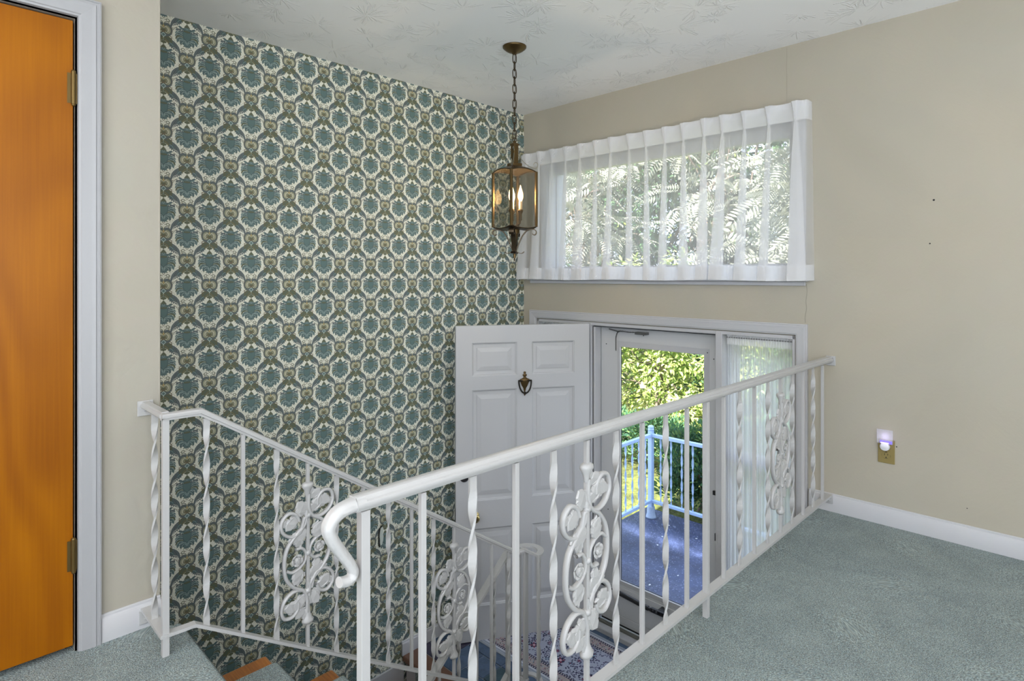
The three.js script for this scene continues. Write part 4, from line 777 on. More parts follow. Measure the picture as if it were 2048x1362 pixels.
// ---------------------------------------------------------------- curtains
const sheer = (through, rough) => phys(lin(0.97, 0.97, 0.975), rough, { transmission: through, thickness: 0, ior: 1.1, specularIntensity: 0.2 });
const SHEER = sheer(0.78, 0.32), SHEER_BAND = sheer(0.5, 0.8), SHEER_SIDE = sheer(0.92, 0.85);
function gridGeo(nu, nv, f) {
  const pos = [], idx = [];
  for (let j = 0; j <= nv; j++) for (let i = 0; i <= nu; i++) { const p = f(i, j); pos.push(p.x, p.y, p.z); }
  for (let j = 0; j < nv; j++) for (let i = 0; i < nu; i++) { const a = j * (nu + 1) + i, b = a + 1, c = a + nu + 1, d = c + 1; idx.push(a, c, b, b, c, d); }
  const g = new THREE.BufferGeometry();
  g.setAttribute('position', new THREE.Float32BufferAttribute(pos, 3)); g.setIndex(idx); g.computeVertexNormals();
  return g;
}
{
  const Y1 = 2.112, Y0 = 1.178, HEAD = 0.098, HEM = 0.082, xl = 0.05, xr = 2.078;
  const t = thing('sheer_curtain', [1.06, Y0, 0.08], 'short white sheer curtain with a pinch pleated heading over the high window', 'curtain');
  const pleats = []; const N = 16;
  for (let i = 0; i < N; i++) pleats.push({ x: xl + 0.055 + (xr - xl - 0.11) * (i / (N - 1)) + rr(-0.012, 0.012), w: rr(0.045, 0.092), sway: rr(-0.035, 0.03), lean: rr(-0.4, 0.4) });
  // plan of the cloth at height y: a polyline, each pleat a triple fold
  function plan(y) {
    const d = Math.max(0, Math.min(1, (Y1 - y) / (Y1 - Y0))), h = HEAD / (Y1 - Y0), pts = [];
    const fold = d < h ? THREE.MathUtils.lerp(0.03, 0.01, Math.pow(d / h, 0.8)) : null, g = Math.max(0, (d - h) / (1 - h));
    const zb = 0.076 + 0.012 * Math.pow(d, 1.5);
    pts.push([xl - 0.022 - 0.012 * d, 0.006], [xl - 0.02 - 0.014 * d, zb * 0.6], [xl - 0.01 - 0.02 * d, zb]);
    let prev = xl;
    pleats.forEach((p, i) => {
      const w = (fold ?? (0.01 + (p.w - 0.01) * Math.pow(g, 0.62))) / 2, x = p.x + p.sway * g, out = fold ? THREE.MathUtils.lerp(0.012, 0.004, d / h) : 0.004 + 0.012 * g;
      const a = x - w, b = x + w, mid = (prev + a) / 2;
      for (const q of [0.2, 0.5, 0.8]) pts.push([prev + (a - prev) * q, zb + (0.004 + 0.012 * g) * Math.sin(q * Math.PI) * Math.sin(i * 2.3 + 1) - 0.002]);
      pts.push([a, zb], [x, zb + out * 0.25], [b, zb + out * 0.5], [b + 0.0015, zb + out * 0.62], [x, zb + out * 0.75], [a, zb + out * 0.9], [a - 0.0015, zb + out], [x, zb + out * 1.1], [b, zb + out * 1.2], [b + 0.0015, zb + out * 1.3], [x, zb + out * 1.4], [a, zb + out * 1.5], [a - 0.0015, zb + out * 1.6], [x, zb + out * 1.7], [b, zb + out * 1.75]);
      prev = b;
    });
    for (const q of [0.3, 0.7]) pts.push([prev + (xr - prev) * q, zb]);
    pts.push([xr, zb - 0.004], [xr + 0.004 + 0.01 * d, zb * 0.6], [xr + 0.004 + 0.012 * d, 0.006]);
    return pts;
  }
  const count = plan(1.5).length - 1;
  const band = (ya, yb, nv, dz) => gridGeo(count, nv, (i, j) => { const y = ya + (yb - ya) * j / nv, p = plan(y)[i]; return V((p[0] - 1.06) * (dz ? 0.9975 : 1), y - Y0 + 0.003 * Math.sin(p[0] * 9) * (yb < 1.3 ? 1 : 0.3), p[1] - 0.08 + dz); });
  mesh('curtain_panel', band(Y1, Y0, 44, 0), SHEER, t);
  mesh('heading_tape', band(Y1, Y1 - HEAD, 8, -0.0016), SHEER_BAND, t);
  mesh('hem', band(Y0 + HEM, Y0, 5, -0.0016), SHEER_BAND, t);
  mesh('curtain_rod', merge([box(-1.0, 1.0, Y1 - Y0 - 0.03, Y1 - Y0 - 0.006, -0.016, -0.012), box(-1.012, -1.0, Y1 - Y0 - 0.03, Y1 - Y0 - 0.006, -0.08, -0.012), box(1.0, 1.012, Y1 - Y0 - 0.03, Y1 - Y0 - 0.006, -0.08, -0.012)]), M.plasticWhite, t);
}
function sideCurtain(x0, x1, label) {
  const Y1 = 0.868, Y0 = LAND + 0.055, ROD = 0.846, t = thing('sidelight_curtain', [(x0 + x1) / 2, Y0, -0.035], label, 'curtain');
  const cx = (x0 + x1) / 2, nu = 230, ph = [rr(0, 6), rr(0, 6), rr(0, 6), rr(0, 6)];
  const f = (u, y) => {
    const d = (Y1 - y) / (Y1 - Y0), tight = Math.exp(-Math.pow((y - ROD) / 0.02, 2)), open = Math.min(1, d * 6);
    const s = u + 0.006 * Math.sin(u * 40 + ph[0]) * open + 0.01 * d * Math.sin(u * 9 + ph[1]);
    const z = 0.0055 * Math.sin(s * 165 + ph[2]) + (0.006 * Math.sin(s * 74 + ph[3]) + 0.007 * Math.sin(s * 33 + ph[0] + d)) * open;
    const shift = 0.004 * Math.cos(s * 165 + ph[2]) + 0.006 * Math.cos(s * 74 + ph[3]) * open;
    return V((x0 + (x1 - x0) * u) - cx + shift * (u > 0.02 && u < 0.98 ? 1 : 0), y - Y0 + 0.003 * Math.sin(s * 120) * (y > 0.86 ? 1 : 0), z * (1 - 0.5 * tight));
  };
  mesh('curtain_panel', gridGeo(nu, 30, (i, j) => f(i / nu, Y1 + (Y0 - Y1) * Math.pow(j / 30, 1.3))), SHEER_SIDE, t);
  mesh('heading_tape', gridGeo(nu, 5, (i, j) => f(i / nu, Y1 + (0.805 - Y1) * j / 5).add(V(0, 0, 0.0035))), SHEER_BAND, t);
  mesh('hem', gridGeo(nu, 3, (i, j) => f(i / nu, Y0 + 0.04 - 0.04 * j / 3).add(V(0, 0, 0.003))), SHEER_BAND, t);
  mesh('curtain_rod', rod(V(x0 - cx - 0.003, ROD - Y0, 0), V(x1 - cx + 0.003, ROD - Y0, 0), 0.004), std(lin(0.3, 0.3, 0.3), 0.4, { metalness: 0.5 }), t);
}
sideCurtain(1.603, 1.978, 'long gathered white sheer curtain on the sidelight right of the front door');
sideCurtain(0.165, 0.56, 'gathered white sheer curtain mostly hidden behind the open front door');

// ---------------------------------------------------------------- lantern
{
  const X = 0.906, Z = 1.026, t = thing('pendant_lantern', [X, CEIL, Z], 'antique brass pendant lantern with smoked glass panes and lit candle bulbs on a chain', 'lantern');
  t.rotation.y = 0.63;
  const Y = (y) => y - CEIL, D = 0.121, TOP = 1.757, BOT = 1.469;
  mesh('canopy', lathe([[0, Y(2.397)], [0.012, Y(2.398)], [0.016, Y(2.406)], [0.035, Y(2.411)], [0.05, Y(2.42)], [0.056, Y(2.427)], [0.061, Y(2.429)], [0.064, Y(2.434)], [0.064, Y(2.4395)]], 36), M.lantern, t);
  const linkG = (() => { const pts = [[0.0055, -0.009], [0.0055, 0.009], [0.004, 0.0145], [0, 0.017], [-0.004, 0.0145], [-0.0055, 0.009], [-0.0055, -0.009], [-0.004, -0.0145], [0, -0.017], [0.004, -0.0145]]; return tube(pts.map(([a, b]) => [a * 1.55, b * 1.5]), 0.0027, 30, 7, true); })();
  const n = 11, y0 = 2.395, y1 = 1.945;
  for (let i = 0; i < n; i++) { const l = mesh('chain_link', linkG, M.lanternDark, t); l.position.set(0, Y(y0 - (y0 - y1) * (i + 0.5) / n), 0); l.rotation.y = i % 2 ? 1.4 : 0.2; l.rotation.z = rr(-0.05, 0.05); }
  mesh('cord', tube(Array.from({ length: 18 }, (_, i) => [0.004 * Math.sin(i * 2.1), Y(2.4 - (2.4 - 1.93) * i / 17), 0.004 * Math.cos(i * 2.1)]), 0.0016, 60, 5), M.lanternDark, t);
  mesh('loop', new THREE.TorusGeometry(0.012, 0.0026, 8, 20).translate(0, Y(1.936), 0), M.lanternDark, t);
  // neck: square tube with collars
  mesh('neck', merge([rbox(-0.0155, 0.0155, Y(1.80), Y(1.918), -0.0155, 0.0155, 0.003).rotateY(Math.PI / 4), rbox(-0.019, 0.019, Y(1.905), Y(1.914), -0.019, 0.019, 0.002).rotateY(Math.PI / 4), rbox(-0.03, 0.03, Y(1.79), Y(1.81), -0.03, 0.03, 0.004).rotateY(Math.PI / 4), new THREE.CylinderGeometry(0.006, 0.012, 0.014, 12).translate(0, Y(1.925), 0)]), M.lantern, t);
  // corners on the local axes
  const C = [V(0, 0, D), V(D, 0, 0), V(0, 0, -D), V(-D, 0, 0)];
  const edge = (k, s, y, b) => { const a = C[k], c = C[(k + 1) % 4]; const p = a.clone().lerp(c, s), out = a.clone().add(c).normalize(); const arcv = 4 * s * (1 - s); return p.addScaledVector(out, 0.006 * arcv).setY(Y(y + b * arcv)); };
  const E = 12, roofPos = [], botPos = [];
  const tri = (arr, a, b, c) => arr.push(...a.toArray(), ...b.toArray(), ...c.toArray());
  for (let k = 0; k < 4; k++) for (let i = 0; i < E; i++) {
    const a = edge(k, i / E, TOP, 0.014), b = edge(k, (i + 1) / E, TOP, 0.014);
    const inner = (s, y, r) => C[k].clone().lerp(C[(k + 1) % 4], s).multiplyScalar(r / D).setY(Y(y));
    const m0 = inner(i / E, 1.787, 0.066).lerp(a, 0.05), m1 = inner((i + 1) / E, 1.787, 0.066).lerp(b, 0.05), c0 = inner(i / E, 1.797, 0.03), c1 = inner((i + 1) / E, 1.797, 0.03);
    tri(roofPos, a, b, m1); tri(roofPos, a, m1, m0); tri(roofPos, m0, m1, c1); tri(roofPos, m0, c1, c0);
    const d = edge(k, i / E, BOT, -0.014), e = edge(k, (i + 1) / E, BOT, -0.014), f0 = inner(i / E, 1.452, 0.03), f1 = inner((i + 1) / E, 1.452, 0.03);
    tri(botPos, d, f1, e); tri(botPos, d, f0, f1);
  }
  const fromPos = (p) => { const g = new THREE.BufferGeometry(); g.setAttribute('position', new THREE.Float32BufferAttribute(p, 3)); g.computeVertexNormals(); return g; };
  mesh('roof', fromPos(roofPos), M.lantern, t);
  mesh('floor_plate', fromPos(botPos), M.lanternDark, t);
  // frame: corner bars and arched rims
  for (let k = 0; k < 4; k++) mesh('corner_bar', rbox(-0.0065, 0.0065, Y(BOT - 0.004), Y(TOP + 0.004), -0.0065, 0.0065, 0.002, 1).rotateY(Math.PI / 4).translate(C[k].x * 0.97, 0, C[k].z * 0.97), M.lantern, t);
  const rim = (y, b) => { const pts = []; for (let k = 0; k < 4; k++) for (let i = 0; i < E; i++) pts.push(edge(k, i / E, y, b)); const gs = []; for (let i = 0; i < pts.length; i++) gs.push(rod(pts[i], pts[(i + 1) % pts.length], 0.0034, 6)); return merge(gs); };
  mesh('rim', rim(TOP, 0.014), M.lanternDark, t);
  mesh('rim', rim(BOT, -0.014), M.lanternDark, t);
  for (let k = 0; k < 4; k++) {
    const pos = []; const q = (i, top) => { const p = edge(k, 0.03 + 0.94 * i / E, top ? TOP : BOT, top ? 0.014 : -0.014); return p; };
    for (let i = 0; i < E; i++) { tri(pos, q(i, 0), q(i + 1, 0), q(i + 1, 1)); tri(pos, q(i, 0), q(i + 1, 1), q(i, 1)); }
    mesh('glass_pane', fromPos(pos), M.smoked, t);
  }
  // wire scrolls over the roof
  for (let k = 0; k < 4; k++) {
    const dir = C[k].clone().normalize(), P = (r, y) => dir.clone().multiplyScalar(r).setY(Y(y));
    const low = [P(0.016, 1.868), P(0.03, 1.84), P(0.055, 1.81), P(0.088, 1.786), P(0.112, 1.778), P(0.124, 1.786), P(0.126, 1.80), P(0.118, 1.811), P(0.107, 1.808), P(0.103, 1.798)];
    const up = [P(0.016, 1.868), P(0.024, 1.886), P(0.036, 1.893), P(0.05, 1.888), P(0.058, 1.878)];
    mesh('wire_scroll', merge([tube(low, 0.0022, 50, 6), tube(up, 0.0022, 24, 6)]), M.wire, t);
  }
  // strap scrolls below, hub, petals, finial
  for (let k = 0; k < 4; k++) {
    const dir = C[k].clone().normalize(), P = (r, y) => dir.clone().multiplyScalar(r).setY(Y(y)), lat = V(dir.z, 0, -dir.x);
    const pts = curvePts([P(0.104, 1.424), P(0.098, 1.43), P(0.096, 1.441), P(0.105, 1.449), P(0.115, 1.443), P(0.117, 1.431), P(0.109, 1.418)].reverse().slice(0, 0).concat([P(0.098, 1.428), P(0.106, 1.422), P(0.116, 1.428), P(0.118, 1.44), P(0.108, 1.451), P(0.088, 1.452), P(0.066, 1.444), P(0.045, 1.42), P(0.028, 1.385), P(0.014, 1.35), P(0.010, 1.335)]), 46);
    mesh('strap_scroll', sweep(pts, [[-0.0135, -0.0022], [0.0135, -0.0022], [0.0135, 0.0022], [-0.0135, 0.0022]], lat), M.lanternDark, t);
    const pet = curvePts([P(0.006, 1.338), P(0.022, 1.327), P(0.04, 1.324), P(0.052, 1.333)], 12);
    mesh('petal', sweep(pet, [[-0.013, -0.0015], [0.013, -0.0015], [0.013, 0.0015], [-0.013, 0.0015]], lat), M.lanternDark, t);
  }
  mesh('hub', merge([new THREE.CylinderGeometry(0.028, 0.028, 0.022, 20).translate(0, Y(1.441), 0), new THREE.CylinderGeometry(0.022, 0.011, 0.06, 16).translate(0, Y(1.40), 0), new THREE.CylinderGeometry(0.008, 0.008, 0.12, 12).translate(0, Y(1.36), 0)]), M.lantern, t);
  mesh('finial', lathe([[0, Y(1.283)], [0.003, Y(1.286)], [0.0045, Y(1.296)], [0.003, Y(1.304)], [0.007, Y(1.312)], [0.008, Y(1.322)], [0.006, Y(1.332)], [0, Y(1.335)]], 14), M.lanternDark, t);
  // candle cluster; lateral direction towards the picture's right is at about 45 degrees in the room
  const bulbMat = std(lin(1, 0.62, 0.3), 0.4, { emissive: lin(1.0, 0.62, 0.25), emissiveIntensity: 7 });
  const right = Math.atan2(-0.703, 0.711) - 0.0;       // x, z of the direction (0.711, -0.703)
  for (const deg of [20, 122, 250]) {
    const a = right + deg * Math.PI / 180 + Math.PI, wx = Math.cos(right + deg * Math.PI / 180) * 0.034, wz = Math.sin(right + deg * Math.PI / 180) * 0.034;
    const c = Math.cos(-0.63), s = Math.sin(-0.63), x = wx * c + wz * s, z = -wx * s + wz * c;
    const arm = mesh('candle', merge([new THREE.CylinderGeometry(0.0095, 0.0095, 0.045, 14).translate(x, Y(1.581), z)]), std(lin(0.75, 0.6, 0.42), 0.5), t);
    mesh('candle_cup', merge([lathe([[0, 1.5], [0.008, 1.5], [0.008, 1.535], [0.015, 1.55], [0.0155, 1.559], [0, 1.559]].map(([r, y]) => [r, Y(y)]), 16).translate(x, 0, z), tube([[x, Y(1.51), z], [x * 0.9, Y(1.485), z * 0.9], [x * 0.3, Y(1.476), z * 0.3], [0, Y(1.47), 0]], 0.004, 16, 6)]), M.lantern, arm);
    const bulb = mesh('bulb', lathe([[0, 1.603], [0.007, 1.603], [0.009, 1.609], [0.0135, 1.622], [0.0145, 1.633], [0.0125, 1.649], [0.008, 1.665], [0.004, 1.679], [0.0015, 1.69], [0, 1.691]].map(([r, y]) => [r, Y(y)]), 18).translate(x, 0, z), bulbMat, arm);
    const pl = new THREE.PointLight(lin(1, 0.85, 0.66), BULB); pl.name = 'bulb_light'; pl.position.set(x, Y(1.635), z); pl.castShadow = true; pl.shadow.radius = 0.4; arm.add(pl);
  }
}
// ---------------------------------------------------------------- rug, outlet, night light
{
  const g = rbox(-0.625, 0.625, 0, 0.009, -0.2925, 0.2925, 0.003, 1);
  { const p = g.attributes.position, uv = g.attributes.uv; for (let i = 0; i < p.count; i++) uv.setXY(i, p.getX(i) / 1.25 + 0.5, p.getZ(i) / 0.585 + 0.5); }
  const r = thing('rug', [0.865, LAND + 0.0005, 0.379], 'small oriental rug with pale floral field and dark borders on the slate landing', 'rug');
  r.rotation.y = 0.012;
  mesh('pile', g, std(0xffffff, 1, { map: TX.rug, bumpMap: TX.carpetBump, bumpScale: 0.002 }), r);
  mesh('binding', merge([box(-0.628, 0.628, 0, 0.006, -0.296, -0.292), box(-0.628, 0.628, 0, 0.006, 0.292, 0.296), box(-0.629, -0.624, 0, 0.006, -0.296, 0.296), box(0.624, 0.629, 0, 0.006, -0.296, 0.296)]), std(lin(0.45, 0.48, 0.54), 0.95), r);
}
{
  const o = thing('outlet', [2.4175, 0.355, 0], 'tan duplex outlet plate on the cream wall above the baseboard', 'outlet');
  mesh('cover_plate', rbox(-0.0355, 0.0355, -0.0575, 0.0575, 0, 0.0055, 0.003, 2), M.tan, o);
  for (const y of [-0.0195, 0.0195]) {
    const sh = new THREE.Shape(); sh.absarc(0, y, 0.0172, -0.85, 0.85 + 0, false); sh.absarc(0, y, 0.0172, Math.PI - 0.85, Math.PI + 0.85, false);
    const ring = mesh('receptacle', extrude(sh, 0.0016, 0.0006, 1, 16).translate(0, 0, 0.0052), M.tan, o);
    mesh('recess', new THREE.TorusGeometry(0.0176, 0.0011, 6, 28).scale(1, 0.82, 0.6).translate(0, y, 0.0058), M.dark, ring);
    mesh('slot', merge([box(-0.0075, -0.0052, y + 0.001, y + 0.0095, 0.0072, 0.0079), box(0.0052, 0.0075, y + 0.002, y + 0.009, 0.0072, 0.0079), new THREE.CylinderGeometry(0.0028, 0.0028, 0.0008, 12).rotateX(Math.PI / 2).translate(0, y - 0.0085, 0.0076)]), M.dark, ring);
  }
  mesh('screw', new THREE.SphereGeometry(0.003, 8, 6).scale(1, 1, 0.5).translate(0, 0, 0.006), M.hinge, o);
  const nl = thing('night_light', [2.4145, 0.382, 0.0075], 'small plug-in night light with clear panel glowing violet, in the tan outlet', 'night light');
  mesh('plug_body', lathe([[0, 0], [0.0195, 0], [0.021, 0.004], [0.0205, 0.016], [0.017, 0.021], [0, 0.0225]], 26).rotateX(Math.PI / 2).scale(1, 0.95, 1).translate(0, -0.002, 0), M.plasticWhite, nl);
  mesh('clear_panel', rbox(-0.034, 0.034, 0.012, 0.08, 0.008, 0.0125, 0.002, 2), phys(lin(0.95, 0.95, 0.98), 0.25, { transmission: 0.8, thickness: 0, ior: 1.49 }), nl);
  mesh('glow_lamp', rbox(-0.018, 0.018, 0.0135, 0.0195, 0.013, 0.017, 0.0015, 1), std(lin(0.5, 0.45, 1), 0.4, { emissive: lin(0.5, 0.42, 1), emissiveIntensity: 0.6 }), nl);
  mesh('glow_band', rbox(-0.02, 0.031, 0.0135, 0.028, 0.0127, 0.0137, 0.0004, 1), std(lin(0.2, 0.16, 0.6), 0.4, { emissive: lin(0.16, 0.12, 0.72), emissiveIntensity: 0.4 }), nl);
  const pl = new THREE.PointLight(lin(0.72, 0.62, 1), 0.002); pl.name = 'night_light_glow'; pl.position.set(0, 0.045, 0.03); pl.castShadow = true; nl.add(pl);
}
// ---------------------------------------------------------------- fill lamps added out of view in the living area behind the camera
function uplight(x, z, share, label) {  // added out of view to brighten the ceiling
  const t = thing('fill_uplight', [x, 0, z], label, 'lamp');
  mesh('housing', lathe([[0, 0], [0.2, 0], [0.205, 0.01], [0.205, 0.30], [0.198, 0.305], [0.19, 0.3], [0.19, 0.26], [0, 0.26]], 32), M.plasticWhite, t);
  mesh('lamp_disc', new THREE.CylinderGeometry(0.185, 0.185, 0.012, 28).translate(0, 0.272, 0), std(0xffffff, 0.5, { emissive: lin(0.985, 0.99, 1), emissiveIntensity: 2 }), t);
  const l = new THREE.RectAreaLight(lin(0.985, 0.99, 1.0), UP_FILL * share, 0.26, 0.26); l.name = 'uplight_fill_light'; l.position.set(0, 0.285, 0); l.rotation.set(Math.PI / 2, 0, 0); t.add(l);
}
uplight(3.3, 5.2, 0.9, 'added unseen white round uplight standing on the carpet by the hall');
uplight(4.6, 4.0, 1.0, 'added unseen white round uplight standing on the carpet in the living area');
uplight(5.3, 1.6, 0.9, 'added unseen white round uplight standing on the carpet near the front wall');
function fillGlobeLamp(x, z, share, H, label) {  // added out of view to fill the walls and the lower well
  const t = thing('fill_globe_lamp', [x, 0, z], label, 'lamp');
  mesh('base', lathe([[0, 0], [0.16, 0], [0.16, 0.02], [0.12, 0.035], [0.03, 0.06], [0.025, H], [0.06, H + 0.03], [0.06, H + 0.05], [0, H + 0.05]], 24), M.lanternDark, t);
  mesh('globe_bulb', new THREE.SphereGeometry(0.2, 28, 20).translate(0, H + 0.22, 0), std(0xffffff, 0.5, { emissive: lin(0.985, 0.99, 1), emissiveIntensity: 2 }), t);
  const l = new THREE.PointLight(lin(0.985, 0.99, 1), GLOBE_FILL * share); l.name = 'globe_fill_light'; l.position.set(0, H + 0.22, 0); l.shadow.radius = 9; l.castShadow = true; t.add(l);
}
fillGlobeLamp(2.2, 5.4, 0.4, 0.9, 'added unseen white glass globe lamp on a slim dark stand in the hall');
fillGlobeLamp(4.1, 4.9, 1.65, 1.5, 'added unseen white glass globe lamp on a slim dark stand in the middle of the living area');
fillGlobeLamp(5.4, 3.3, 0.95, 1.12, 'added unseen white glass globe lamp on a slim dark stand by the right wall');
function fillCeilingLight(x, z, label) {  // added out of view as fill from above
  const t = thing('fill_ceiling_light', [x, CEIL, z], label, 'ceiling light');
  mesh('frame', rbox(-0.32, 0.32, -0.006, 0, -0.32, 0.32, 0.002, 2), M.plasticWhite, t);
  mesh('diffuser_lamp', rbox(-0.29, 0.29, -0.009, -0.004, -0.29, 0.29, 0.002, 1), std(0xffffff, 0.5, { emissive: lin(1, 0.98, 0.96), emissiveIntensity: 2 }), t);
  const l = new THREE.RectAreaLight(lin(0.985, 0.99, 1.0), PANEL_FILL, 0.56, 0.56); l.name = 'panel_fill_light'; l.position.set(0, -0.012, 0); l.rotation.set(-Math.PI / 2, 0, 0); t.add(l);
}
fillCeilingLight(1.75, 4.1, 'added unseen square ceiling light over the hall');
fillCeilingLight(5.3, 2.0, 'added unseen square ceiling light at the right of the living area');

// ---------------------------------------------------------------- outside
const GROUND = -1.5;
{
  const lawnTex = dataTexture(256, (u, v) => { const s = 1 + 0.25 * tileNoise(u, v, 60) + 0.2 * tileNoise(u, v, 20, 3) + 0.2 * tileNoise(u, v, 5, 8); return [0.46 * s, 0.49 * s, 0.24 * s]; }, { srgb: true, size: 2 });
  const lawn = struct('lawn', metres(box(-40, 40, GROUND - 0.3, GROUND, -60, -0.2)), std(0xffffff, 1, { map: lawnTex, bumpMap: TX.carpetBump, bumpScale: 0.02 }), 'sunlit lawn beyond the porch');
  struct('porch_floor', metres(box(-0.42, 2.6, GROUND - 0.2, -1.352, -2.42, -0.2)), std(0xffffff, 0.55, { map: TX.porch, bumpMap: TX.plaster, bumpScale: 0.001 }), 'blue grey painted porch slab with a rubbed pale streak');
  // a few fallen petals and chips
  const chip = new THREE.IcosahedronGeometry(0.014, 0).scale(1.3, 0.25, 0.8), mats = std(lin(0.6, 0.62, 0.66), 0.9);
  for (let i = 0; i < 22; i++) { const c = mesh('paint_chip', chip, mats); c.position.set(rr(-0.3, 1.3), -1.349, i < 8 ? rr(-2.25, -2.0) : rr(-2.0, -0.6)); c.rotation.y = rr(0, 6); c.scale.setScalar(rr(0.4, 1)); tag(c, 'small pale paint chip lying on the blue porch slab', 'paint chip', 'paint chips on the porch slab'); }
}
// porch railing, blue iron
{
  const blue = phys(lin(0.46, 0.62, 0.90), 0.4, { clearcoat: 0.3 }), B = [-0.231, -1.352, -2.195];
  const t = thing('porch_railing', B, 'light blue iron porch railing with twisted balusters and a capped corner post', 'railing');
  const TOPY = 0.875, LOWY = 0.18, len = TOPY - LOWY;
  mesh('post', merge([rbox(-0.024, 0.024, 0, 0.93, -0.024, 0.024, 0.003, 1)]), blue, t);
  mesh('post_cap', lathe([[0, 0.925], [0.03, 0.925], [0.034, 0.935], [0.03, 0.945], [0.024, 0.947], [0.03, 0.955], [0.031, 0.965], [0.02, 0.977], [0, 0.98]], 20), blue, t);
  mesh('post_foot', merge([lathe([[0, 0], [0.055, 0], [0.052, 0.02], [0.042, 0.05], [0.04, 0.12], [0.034, 0.125], [0, 0.125]], 20)]), std(lin(0.4, 0.5, 0.66), 0.5), t);
  const XE = 1.9, ZE = 1.98;
  mesh('top_rail', merge([rbox(0, XE, TOPY - 0.018, TOPY + 0.018, -0.02, 0.02, 0.006, 2), rbox(-0.02, 0.02, TOPY - 0.018, TOPY + 0.018, 0, ZE, 0.006, 2)]), blue, t);
  mesh('bottom_rail', merge([rbox(0, XE, LOWY - 0.016, LOWY + 0.016, -0.018, 0.018, 0.005, 2), rbox(-0.018, 0.018, LOWY - 0.016, LOWY + 0.016, 0, ZE, 0.005, 2)]), blue, t);
  for (let i = 1; i < 16; i++) { const b = mesh('twisted_baluster', twistedBar(len, 0.0105), blue, t); b.position.set(0.055 + 0.121 * (i - 0.5), LOWY, 0); }
  for (let i = 1; i < 17; i++) { const b = mesh('twisted_baluster', twistedBar(len, 0.0105), blue, t); b.position.set(0, LOWY, 0.05 + 0.121 * (i - 0.5)); }
  const p2 = mesh('post', rbox(-0.022, 0.022, 0, 0.93, -0.022, 0.022, 0.003, 1), blue, t); p2.position.set(XE, 0, 0);
  const p3 = mesh('post', rbox(-0.022, 0.022, 0, 0.9, -0.015, 0.015, 0.003, 1), blue, t); p3.position.set(0, 0, ZE);
}
// foliage
const leafMat = (o = {}) => phys(0xffffff, 0.75, { transmission: 0.3, thickness: 0, ior: 1.3, specularIntensity: 0.6, ...o });
const LEAF = leafMat();
// a folded pointed leaf, 1 long, growing along +x, upper side +y
const leafGeo = (() => { const g = new THREE.BufferGeometry(); const h = 0.2, p = [[0, 0, 0], [0.35, 0.04, h], [0.35, -0.02, 0], [0.75, 0, h * 0.75], [0.72, -0.05, 0], [1, -0.12, 0], [0.35, 0.04, -h], [0.75, 0, -h * 0.75]]; const f = [0, 1, 2, 1, 3, 4, 1, 4, 2, 3, 5, 4, 0, 2, 6, 2, 4, 7, 2, 7, 6, 4, 5, 7]; g.setAttribute('position', new THREE.Float32BufferAttribute(p.flat(), 3)); g.setIndex(f); g.computeVertexNormals(); return g; })();
const dummy = new THREE.Object3D();
function foliage(parent, n, place, colors, mat = LEAF, geo = leafGeo, name = 'foliage') {
  const im = new THREE.InstancedMesh(geo, mat, n);
  im.name = name; im.castShadow = im.receiveShadow = true; im.userData.kind = 'stuff';
  const c = new THREE.Color();
  for (let i = 0; i < n; i++) {
    const { p, dir, len, roll } = place(i);
    dummy.position.copy(p);
    dummy.quaternion.setFromUnitVectors(V(1, 0, 0), dir.clone().normalize());
    dummy.rotateX(roll ?? rr(-0.7, 0.7));
    dummy.scale.set(len, len, len);
    dummy.updateMatrix();
    im.setMatrixAt(i, dummy.matrix);
    const [a, b] = [colors[Math.floor(rnd() * colors.length)], rr(0.75, 1.2)];
    c.setRGB(a[0] * b, a[1] * b, a[2] * b); im.setColorAt(i, c);
  }
  parent.add(im);
  return im;
}
const GREENS = [[0.38, 0.50, 0.12], [0.46, 0.56, 0.18], [0.30, 0.43, 0.12], [0.54, 0.57, 0.2], [0.52, 0.57, 0.3]];
const DARKS = [[0.06, 0.14, 0.06], [0.08, 0.17, 0.08], [0.05, 0.11, 0.06], [0.10, 0.19, 0.08]];
const YEW = [[0.08, 0.20, 0.10], [0.11, 0.25, 0.11], [0.06, 0.15, 0.10], [0.20, 0.33, 0.11]];
const GREY = [[0.33, 0.345, 0.28], [0.38, 0.395, 0.32], [0.28, 0.30, 0.24], [0.45, 0.46, 0.39]];
const clumps = (n, cx, cy, cz, rx, ry, rz, r0, r1) => Array.from({ length: n }, () => { let x, y, z; do { x = rr(-1, 1); y = rr(-1, 1); z = rr(-1, 1); } while (x * x + y * y + z * z > 1); return { c: V(cx + x * rx, cy + y * ry, cz + z * rz), r: rr(r0, r1) }; });
function clumpLeaves(list, len0, len1, droop = 0.35) {
  return () => { const k = list[Math.floor(rnd() * list.length)], d = V(rr(-1, 1), rr(-1, 1), rr(-1, 1)).normalize(), p = k.c.clone().addScaledVector(d, k.r * Math.pow(rnd(), 0.35)); return { p, dir: d.clone().multiplyScalar(0.8).add(V(rr(-0.7, 0.7), rr(-0.5, 0.3) - droop, rr(-0.7, 0.7))), len: rr(len0, len1) }; };
}
const BARK = std(lin(0.16, 0.125, 0.1), 0.95, { bumpMap: TX.plaster, bumpScale: 0.01 });
